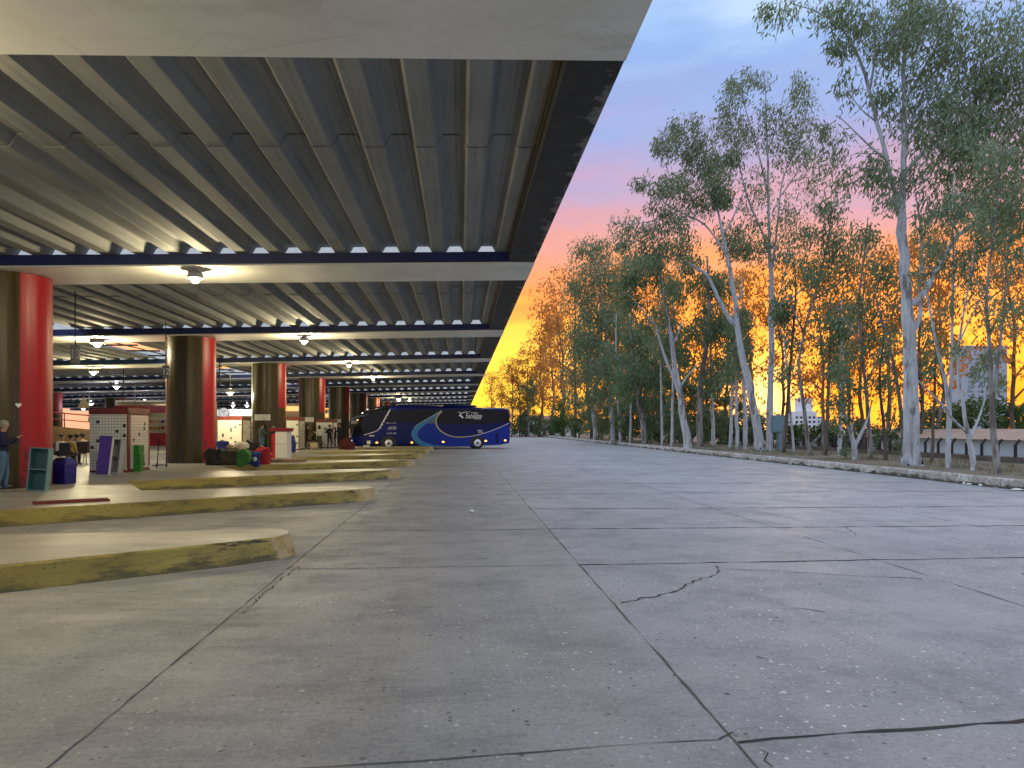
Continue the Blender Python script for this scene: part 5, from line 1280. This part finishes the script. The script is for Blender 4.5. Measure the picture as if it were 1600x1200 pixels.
hero('thin dark stemmed gum tree with dense crown left of the tallest tree', 44,
     [(1268, 714, 9), (1262, 690, 8), (1257, 640, 7), (1248, 580, 6), (1256, 520, 5), (1270, 470, 4.5), (1284, 420, 4), (1296, 360, 3), (1300, 320, 2)], [[(1268, 700, 5), (1282, 680, 4), (1296, 660, 3)], [(1256, 520, 4), (1242, 490, 3), (1232, 460, 2)], [(1270, 470, 3.5), (1300, 450, 3), (1325, 430, 2)]],
     [(1300, 325, 26, 28, 1.3), (1290, 375, 34, 32, 1.4), (1312, 425, 40, 30, 1.1), (1272, 430, 34, 28, .9), (1330, 480, 32, 26, .9), (1285, 500, 32, 26, .8), (1340, 380, 26, 34, .8), (1310, 540, 30, 24, .7)], bark='bark_grey', leaf='leaf_dark', seed=19, ll=.28, lw=.044)
hero('pale gum tree with crossing diagonal limb before the shed wall', 28,
     [(1482, 730, 11), (1482, 690, 10.5), (1483, 645, 9), (1478, 600, 7), (1468, 560, 6), (1460, 520, 5), (1450, 470, 4), (1443, 420, 3), (1438, 370, 2)],
     [[(1483, 655, 7), (1487, 560, 6), (1488, 500, 5), (1490, 420, 4), (1488, 330, 3), (1492, 270, 2)], [(1484, 650, 5), (1470, 630, 4.5), (1452, 612, 3.4), (1430, 590, 2)], [(1487, 560, 4), (1510, 510, 3), (1530, 470, 2)]],
     [(1490, 320, 34, 34, .8), (1470, 390, 26, 34, .8), (1505, 400, 28, 34, .7), (1450, 350, 24, 28, .8), (1520, 460, 28, 24, .5), (1440, 430, 20, 26, .6), (1480, 470, 24, 24, .4)], seed=20, ll=.22, lw=.03, dens=.9)
hero('pale forked gum tree leaning left before the shed, second from right', 27,
     [(1521, 731, 11), (1517, 700, 10), (1510, 665, 8), (1503, 620, 6.5), (1497, 570, 5), (1502, 510, 4), (1515, 440, 3), (1525, 380, 2)], [[(1518, 690, 6), (1529, 655, 4.5), (1539, 622, 3.2), (1546, 590, 2)], [(1514, 680, 6), (1498, 664, 5), (1484, 650, 4), (1472, 634, 3)], [(1503, 620, 4), (1530, 590, 3), (1556, 570, 2)]],
     [(1540, 575, 22, 24, .5), (1565, 600, 18, 20, .4), (1520, 420, 30, 30, .6), (1540, 370, 30, 30, .7), (1545, 545, 22, 20, .6), (1495, 545, 22, 24, .35)], seed=21, ll=.2, lw=.028)
hero('rightmost gum tree with two toned peeling trunk', 25,
     [(1559, 737, 13), (1555, 700, 12), (1551, 650, 10), (1549, 600, 8.5), (1546, 540, 7), (1541, 470, 5.5), (1548, 400, 4.5), (1558, 320, 3.5), (1565, 240, 2.5)], [[(1550, 630, 7), (1560, 560, 6), (1568, 480, 4.5), (1576, 380, 3.5), (1582, 300, 2.5)], [(1568, 480, 3), (1595, 430, 2.2), (1615, 390, 1.5)], [(1541, 470, 3), (1520, 430, 2.4), (1505, 400, 1.5)]],
     [(1580, 300, 34, 44, .8), (1582, 400, 30, 40, .7), (1560, 240, 40, 40, .8), (1545, 330, 30, 36, .7), (1600, 350, 30, 50, .7), (1585, 480, 28, 34, .5), (1550, 490, 24, 30, .35)], seed=22, ll=.22, lw=.03, bark='bark_grey')
hero('thin grey gum tree just left of the tallest trunk', 38,
     [(1360, 717, 9), (1357, 660, 8), (1352, 600, 6.5), (1346, 540, 5.5), (1342, 470, 4.5), (1350, 400, 3.4), (1356, 340, 2)], [[(1352, 600, 4), (1372, 560, 3), (1385, 520, 2)], [(1346, 540, 3.5), (1326, 510, 2.6), (1312, 490, 1.8)]],
     [(1350, 480, 32, 34, .9), (1372, 430, 26, 34, .9), (1340, 545, 26, 24, .8), (1375, 520, 24, 26, .8), (1355, 375, 30, 26, 1.0), (1375, 590, 20, 24, .6)], seed=23, ll=.24, lw=.036, bark='bark_grey', leaf='leaf_dark')
hero('dark thin broken tree directly left of the tallest trunk', 36,
     [(1383, 717, 8), (1382, 680, 7), (1378, 640, 6), (1374, 600, 5), (1378, 550, 4), (1385, 500, 2.5)], [[(1382, 690, 4), (1394, 660, 3), (1400, 640, 2)]],
     [(1380, 600, 20, 28, 1.0), (1388, 540, 24, 26, .9), (1395, 650, 14, 20, .9)], seed=24, ll=.22, lw=.035, bark='bark_dark', leaf='leaf_dark')
hero('grey stem behind the tallest trunk with a reddish upper branch', 37,
     [(1412, 716, 9), (1409, 660, 8), (1402, 600, 6.5), (1393, 555, 5), (1378, 505, 4), (1366, 450, 2.5)], [[(1402, 600, 4), (1392, 570, 3.4), (1374, 545, 2)]],
     [(1400, 470, 28, 32, .8), (1385, 420, 26, 30, .8), (1440, 520, 22, 30, .4)], seed=25, ll=.24, lw=.036, bark='bark_grey', leaf='leaf_dark')
for i, (u, yb, D, wd, lean, yt, lb) in enumerate(((1165, 696, 54, 9, -4, 560, 'thin pale trunk close left of the leaning pale tree'), (1141, 694, 58, 7, 3, 590, 'thin pale trunk left of the paired stems'), (1152, 697, 54, 8, -2, 600, 'pale stem standing in the middle of the row between paired thin trunks'),
        (1050, 692, 61, 6, 2, 560, 'very straight thin white trunk right of the forked grey tree'), (970, 688, 81, 7, -6, 600, 'thin leaning trunk right of the dense green tree'), (930, 685, 95, 8, -6, 600, 'pale short stem left of the dense green tree'),
        (1115, 694, 62, 8, -4, 570, 'greyish trunk right of the dark trunked tree'), (985, 688, 76, 5, 2, 590, 'thin trunk just left of the grey forked tree'), (1035, 691, 65, 5, -3, 560, 'thin greyish trunk right behind the grey forked tree'), (1225, 702, 46, 8, 14, 520, 'reddish grey stem right of the slender straight tree'),
        (1240, 704, 46, 5, -12, 560, 'thin stem curving left near the blue cabinet'), (1290, 710, 42, 8, 6, 570, 'dark thin stem right of the white apartment block'), (1312, 712, 42, 9, 2, 580, 'grey trunk left of the short forked tree'), (1456, 716, 34, 7, 5, 600, 'thin brown young stem right of the tallest trunk'))):
    hh = yb - yt
    blobs = [(u + lean + rng.uniform(-10, 10), yt - 15 + rng.uniform(-20, 40) - q_ * 26, 22, 22, .8) for q_ in range(4)]
    hero(lb, D, [(u, yb, wd), (u + lean * .4, yb - hh * .4, wd * .85), (u + lean, yt, wd * .6), (u + lean * 1.3, yt - 60, wd * .4), (u + lean * 1.2, yt - 110, wd * .2)], [], blobs, bark='bark_pale' if i not in (9, 11, 13) else 'bark_dark', leaf='leaf_dark' if i % 2 else 'leaf', seed=40 + i, ll=.30, lw=.048, dens=.8)

# generic trees, copied for the rows behind
def proto(seed, H, crown0, dens, ll, lw, bark, leaf, nlimb=7, wide=.17):
    T = Tree(seed); rg = T.rg; V = Vector
    pts = []; x = y = 0.
    for i in range(8):
        t = i / 7; pts.append((V((x, y, H * t * .97)), .16 * (1 - t) ** .8 * H / 16 + .015)); x += rg.gauss(0, .18); y += rg.gauss(0, .18)
    T.path(pts, 7); top = list(T.sk)
    ends = []
    for i in range(nlimb):
        t = crown0 * .75 + (1 - crown0 * .75) * (i + rg.random() * .6) / nlimb; k_ = int(t * (len(top) - 2)); a, r = top[k_]
        ang = rg.uniform(0, 2 * PI); L = H * wide * (1.25 - .7 * t) * rg.uniform(.7, 1.25); rise = L * rg.uniform(.5, 1.2)
        d_ = V((math.cos(ang), math.sin(ang), 0)); P = [(a, r * .6)] + [(a + d_ * L * q_ + V((0, 0, rise * q_ ** .8)), r * .5 * (1 - q_) + .012) for q_ in (.35, .7, 1.0)]
        T.path(P, 5); ends += [P[2][0], P[3][0]]
        for q_ in range(2): ends.append(P[1 + q_][0].lerp(P[2 + q_][0], rg.random()) + V((rg.gauss(0, .5), rg.gauss(0, .5), rg.gauss(.2, .5))))
    ends += [top[-1][0], top[-3][0], top[-6][0]]
    cl_ = []
    for e_ in ends:
        for q_ in range(3):
            c = e_ + V((rg.gauss(0, .75), rg.gauss(0, .75), rg.gauss(0, .8))); T.twig(c); cl_.append(c)
    n = int(dens / len(cl_))
    for c in cl_: T.leaves(c, rg.uniform(.45, .85), n, ll, lw)
    return T.build((0, 0, 0), '', None, M[bark], M[leaf])
protos = [proto(101, 15, .35, 1700, .36, .075, 'bark_grey', 'leaf_thin', 8), proto(102, 17, .4, 1500, .38, .075, 'bark_dark', 'leaf_thin', 8), proto(103, 14, .25, 6000, .34, .066, 'bark_grey', 'leaf_dark', 9, .2),
          proto(104, 16, .3, 1700, .36, .075, 'bark_dark', 'leaf_thin', 9, .19), proto(105, 12, .15, 8000, .34, .07, 'bark_dark', 'leaf_dark', 9, .22)]
used = [False] * len(protos)
def place(k, loc, sc, rz, label, group):
    src = protos[k]
    if not used[k]: o = src; used[k] = True
    else:
        o = src.copy(); COL.objects.link(o)
        for ch in src.children:
            c = ch.copy(); COL.objects.link(c); c.parent = o
    o.location = loc; o.scale = (sc, sc, sc); o.rotation_euler.z = rz
    tag(o, label, 'tree', group)
FAR = []
for (u, D, yt, k) in ((768, 150, 585, 0), (785, 146, 572, 1), (800, 146, 565, 0), (822, 146, 545, 3), (842, 147, 500, 1), (862, 150, 475, 0), (880, 132, 450, 3), (898, 122, 420, 1), (826, 144, 590, 2), (876, 138, 490, 0), (850, 156, 530, 0), (812, 147, 560, 3),
                      (925, 104, 430, 1), (965, 96, 410, 0), (1012, 92, 430, 1), (1062, 90, 420, 3), (1100, 82, 430, 0), (1140, 80, 440, 3), (1172, 84, 420, 0),
                      (1225, 80, 430, 3), (1285, 66, 420, 0), (1320, 70, 410, 3), (1352, 64, 390, 1), (1390, 66, 380, 0), (1432, 60, 380, 3), (1468, 62, 360, 0), (1590, 56, 340, 3), (1625, 50, 330, 1)):
    FAR.append((u, D, yt, k))
for i, (u, D, yt, k) in enumerate(FAR):
    p = PD(u, HOR, D); gz = terrain_z(p.x, p.y); Ht = EYE + (HOR - yt) * D / F - gz; H0 = (15, 17, 14, 16, 12)[k]
    lb = 'backlit thin leaved tree glowing orange at the far left end of the row' if u < 930 else 'thin backlit tree in the rear row against the orange sky'
    if k == 2: lb = 'dense green tree standing beyond the bus tail'
    place(k, (p.x, p.y, gz - .1), Ht / H0, rng.uniform(0, 6.28), lb, 'trees in the rear rows')
# low dense understorey trees behind the trunks
for i, (u, D, yt) in enumerate(((960, 90, 590), (940, 98, 600), (972, 86, 630), (1018, 74, 640), (1045, 68, 630), (1070, 66, 640), (1098, 70, 640), (1125, 66, 645), (985, 78, 580), (1005, 84, 570), (1030, 78, 575), (1055, 82, 580), (1080, 76, 590), (1105, 80, 600), (1130, 74, 610), (1155, 78, 620), (1180, 74, 640), (925, 102, 610), (905, 114, 620), (820, 150, 640), (840, 146, 648), (790, 155, 640))):
    p = PD(u, HOR, D); gz = terrain_z(p.x, p.y); Ht = EYE + (HOR - yt) * D / F - gz
    place(4, (p.x, p.y, gz - .3), Ht / 12, rng.uniform(0, 6.28), 'low dark green tree filling the gap behind the pale trunks', 'low dense trees behind the trunks')

# bushes
def bush(u, yb, D, w, h, label, seed, leaf='leaf_bush', ll=.22, lw=.08, dens=1.0, name='bush', trunk=True):
    T = Tree(seed); rg = T.rg; k = D / F; b = PD(u, HOR, D); gz = terrain_z(b.x, b.y); base = Vector((b.x, b.y, gz - .05))
    hw = w * k / 2; hh = EYE + (HOR - (yb - h)) * k - gz; cz = gz + hh * .55
    T.path([(base, .09 + hw * .03), (base + Vector((.05, 0, hh * .3)), .07 + hw * .02), (base + Vector((0, .1, hh * .6)), .04)], 6)
    nc = int(26 * max(1, hw / 1.5)); n = int(dens * 3.2 * PI * hw * hh / 2 / (ll * lw * .6) / nc)
    for i in range(nc):
        th = rg.uniform(0, 2 * PI); zz2 = rg.uniform(-.75, 1); rr = math.sqrt(max(0, 1 - zz2 * zz2 * .9)) * rg.uniform(.6, 1)
        c = Vector((base.x + math.cos(th) * hw * rr, base.y + math.sin(th) * hw * rr, cz + zz2 * hh * .45)); T.twig(c)
        T.leaves(c, rg.uniform(.18, .34) * max(hw, hh * .6), n, ll, lw, droop=.2)
    o = T.build(tuple(base), label, 'shrubs behind the verge', M['bark_dark'], M[leaf], name=name); o['category'] = 'bush'; return o
bush(1540, 690, 62, 130, 62, 'large rounded dark green bush behind the shed at far right', 201, ll=.3, lw=.11)
bush(1605, 690, 60, 90, 50, 'green bush at the right picture edge behind the shed', 202, ll=.3, lw=.11)
bush(1470, 690, 66, 90, 55, 'dark green bush behind the shed right of the tallest trunk', 203, leaf='leaf_dark', ll=.3, lw=.1)
bush(1425, 695, 64, 50, 40, 'smaller dark bush behind the tallest trunk', 204, leaf='leaf_dark', ll=.3, lw=.1)
bush(1300, 692, 70, 60, 30, 'bright green bush right of the white apartment block', 205, ll=.3, lw=.11)
bush(1255, 692, 72, 50, 28, 'green bush under the white apartment block', 206, ll=.3, lw=.11)
bush(1350, 694, 66, 60, 36, 'green bush behind the short forked tree', 207, leaf='leaf_dark', ll=.3, lw=.1)
bush(880, 683, 128, 38, 56, 'small rounded dark tree standing alone on the far verge', 208, leaf='leaf_bush', ll=.3, lw=.1, name='round_tree')
bush(905, 684, 114, 26, 30, 'low scrub right of the small rounded tree', 209, leaf='leaf_dark', ll=.3, lw=.1)
bush(850, 683, 151, 46, 26, 'low scrub at the far end of the kerb', 210, leaf='leaf_dark', ll=.34, lw=.11)
bush(815, 683, 149, 40, 30, 'scrub just right of the coach tail', 211, leaf='leaf_dark', ll=.34, lw=.11)
bush(1390, 700, 50, 40, 26, 'low shrub between the short forked tree and tallest trunk', 212, leaf='leaf_dark')
bush(1200, 692, 74, 60, 44, 'dark shrub behind the blue cabinet', 213, leaf='leaf_dark', ll=.3, lw=.1)

for i, (u, D, w_, h_) in enumerate(((935, 110, 50, 34), (975, 96, 60, 40), (1010, 90, 60, 38), (1045, 84, 60, 40), (1080, 80, 60, 44), (1115, 76, 60, 42), (1150, 74, 60, 44), (1185, 72, 50, 36))):
    bush(u, 690, D, w_, h_, 'low dark scrub seen between the feet of the pale trunks', 230 + i, leaf='leaf_dark', ll=.32, lw=.11, dens=.9)
# grass on the verge
gm = MB(); gr = random.Random(9)
def tuft(x, y, n, h, spread):
    z = terrain_z(x, y) - .01
    for i in range(n):
        a = gr.uniform(0, 2 * PI); b = Vector((x + gr.gauss(0, spread), y + gr.gauss(0, spread), z)); hh = h * gr.uniform(.5, 1.2); w = gr.uniform(.006, .014)
        s_ = Vector((math.cos(a), math.sin(a), 0)); lean = Vector((gr.gauss(0, .4), gr.gauss(0, .4), 1)).normalized() * hh
        gm.add([b - s_ * w, b + s_ * w, b + lean + Vector((lean.x * .3, lean.y * .3, -.02))], [(0, 1, 2)])
for i in range(900):
    y = gr.uniform(14, 95); x = 16.45 + abs(gr.gauss(0, 2.6)) + .2
    dn = mnoise.noise(Vector((x * .35, y * .35, 7)))
    if dn > -.05: tuft(x, y, 14, gr.uniform(.06, .22), .16)
for i in range(170):
    x, y = gr.uniform(18.5, 26), gr.uniform(18, 60); tuft(x, y, 18, gr.uniform(.2, .5), .2)
tag(gm.build('grass', M['grass']), 'patchy dry grass on the tree verge', 'grass', kind='stuff')
# rubbish along the kerb
for i, (u, y, w, lb) in enumerate(((1528, 758, .2, 'crumpled white paper by the kerb near the right edge'), (1518, 757, .14, 'small white paper scrap by the right kerb'), (1535, 760, .12, 'tiny white scrap nearest the kerb joint'), (1590, 767, .35, 'pale strip of litter at the kerb foot by the picture edge'), (737, 801, .14, 'small pale scrap lying on the open concrete'))):
    q = PZ(u, y, 0); m = MB(); m.ell((0, 0, .03), (w / 2, w * .3, .035), n=10, m=6, jit=.5, seed=i); tag(m.build('paper_scrap', M['white'], loc=(min(q.x, 15.85), q.y, .004), rz=i), lb, 'litter', 'paper scraps on the road')

# ------------------------------------------------------------------ beyond the trees
# blue grey cabinet
p = PD(1213, 700, 50); gz = terrain_z(p.x, p.y)
o = empty('utility_cabinet', (p.x, p.y, gz), 'blue grey metal cabinet on posts behind the slender tree', 'cabinet')
M['cab'] = simple('blue_grey_cabinet_paint', (.16, .26, .32), .5, var=.15, scale=3); zt = EYE + (HOR - 648) * 50 / F - gz
m = MB(); m.box((.05, 0, zt - .6), (.85, .5, 1.15)); bevel(m.build('cabinet_body', M['cab'], o), .02, 1)
m = MB(); m.box((.05, -.26, zt - .6), (.72, .03, 1.0)); m.build('door', M['cab'], o)
m = MB(); m.box((.3, 0, (zt - 1.18) / 2), (.42, .4, zt - 1.18)); m.build('pedestal', M['cab'], o)
# wall with bent posts
M['oldwall'] = simple('stained_brick_wall', (.13, .105, .095), .9, var=.5, scale=1.6, bump=.5); M['fencepost'] = simple('dark_post', (.015, .015, .017), .7)
o = empty('boundary_wall', (26, 45, 0), 'low dark stained wall with bent posts beyond the verge', 'wall')
m = MB(); m.box((0, 0, -.10), (.2, 60, .98)); m.build('wall_base', M['oldwall'], o)
m = MB()
for i in range(52):
    y = -29.6 + i * 1.15; m.box((0, y, .69), (.10, .10, .60)); m.box((0, 0, 0), (.09, .09, .34), M4=Matrix.Translation((.10, y, 1.09)) @ Matrix.Rotation(R(40), 4, 'Y'))
    b = m.build('fence_post', M['fencepost'], o); m = MB()
# shed
o = empty('low_shed', (37, 46, -.4), 'long low shed with pale blue wall and tan roof beyond the wall', 'shed')
m = MB(); m.box((2, 0, .70), (8, 70, 1.4)); m.build('wall', simple('pale_blue_sheet', (.66, .76, .86), .5, var=.08, scale=.7), o)
m = MB(); V = [(-2.5, -35.5, 1.41), (6.5, -35.5, 1.41), (6.5, 35.5, 1.41), (-2.5, 35.5, 1.41), (2, -35.5, 2.1), (2, 35.5, 2.1)]
m.add(V, [(0, 4, 5, 3), (1, 2, 5, 4), (0, 1, 4), (2, 3, 5), (0, 3, 2, 1)]); m.build('roof', simple('tan_roof', (.42, .29, .21), .7, var=.2, scale=1.2), o)
# white apartment block and grey tower
def tower(u0, u1, ytop, D, label, mat, rows, cols, stepped=True, base=-40):
    a = PD(u0, ytop, D); b = PD(u1, ytop, D); w = (b - a).length; c = (a + b) / 2; h = a.z - base
    ang = -YAW - math.atan2((u0 + u1) / 2 - 800, F)
    o = empty('apartment_block', (c.x, c.y, base), label, 'building', rz=-YAW)
    m = MB()
    if stepped:
        m.box((-.06 * w, 8, h * .42), (w * .62, 16, h * .84)); m.box((.30 * w, 10, h * .39), (w * .36, 14, h * .78)); m.box((-.36 * w, 11, h * .395), (w * .2, 14, h * .79)); m.box((-.0 * w, 8, h * .92), (w * .34, 10, h * .16))
        faces = ((-.06 * w, w * .58, -.0), (.31 * w, w * .28, 3.0))
    else:
        m.box((0, 8, h / 2), (w, 16, h)); faces = ((0, w * .92, 0.),)
    m.build('wall', mat, o)
    for fx, fw, fy in faces:
        for r_ in range(rows):
            nc_ = cols if fw > w * .4 else cols - 1
            for c_ in range(nc_):
                mw = MB(); mw.box((fx - fw / 2 + fw * (c_ + .5) / nc_, fy - .05, h * .80 - (r_ + .6) * 3.3), (fw / nc_ * .55, .3, 1.5)); mw.build('window', M['winglass'] if stepped else M['winpale'], o)
M['winglass'] = simple('dark_window_glass', (.03, .035, .06), .15); M['winpale'] = simple('pale_window_glass', (.25, .27, .31), .3); M['bwhite'] = simple('white_render', (.72, .72, .76), .7, var=.05, scale=.1); M['bgrey'] = simple('grey_render', (.40, .44, .52), .7, var=.06, scale=.1)
tower(1233, 1291, 621, 560, 'stepped white apartment block with rows of dark windows', M['bwhite'], 11, 5)
tower(1506, 1574, 540, 520, 'tall plain grey tower half hidden by trees at right', M['bgrey'], 8, 4, False)
# small far roofs at the end of the road
for (u, y, D, w, h, mt, lb) in ((885, 672, 150, 5, 1.6, 'redfascia', 'low red roofed hut at the far end of the road'), (838, 668, 190, 9, 3.5, 'bwhite', 'white house beyond the end of the road')):
    p = PD(u, y, D); o = empty('small_house', (p.x, p.y, -.1), lb, 'house')
    m = MB(); m.box((0, 0, h / 2 + .2), (w, 5, h + .4)); m.build('wall', M['bwhite'], o)
    m = MB(); z_ = h + .42; V = [(-w / 2 - .3, -2.8, z_), (w / 2 + .3, -2.8, z_), (w / 2 + .3, 2.8, z_), (-w / 2 - .3, 2.8, z_), (-w / 2 - .3, 0, z_ + 1), (w / 2 + .3, 0, z_ + 1)]
    m.add(V, [(0, 1, 5, 4), (2, 3, 4, 5), (0, 4, 3), (1, 2, 5), (0, 3, 2, 1)]); m.build('roof', M[mt] if mt != 'bwhite' else simple('clay_roof', (.35, .15, .09), .8), o)
    m = MB(); m.box((-w * .2, -2.52, h * .55), (.9, .06, .9)); m.build('window', M['winglass'], o); m = MB(); m.box((w * .2, -2.52, .95), (.9, .06, 1.9)); m.build('door', M['winglass'], o)
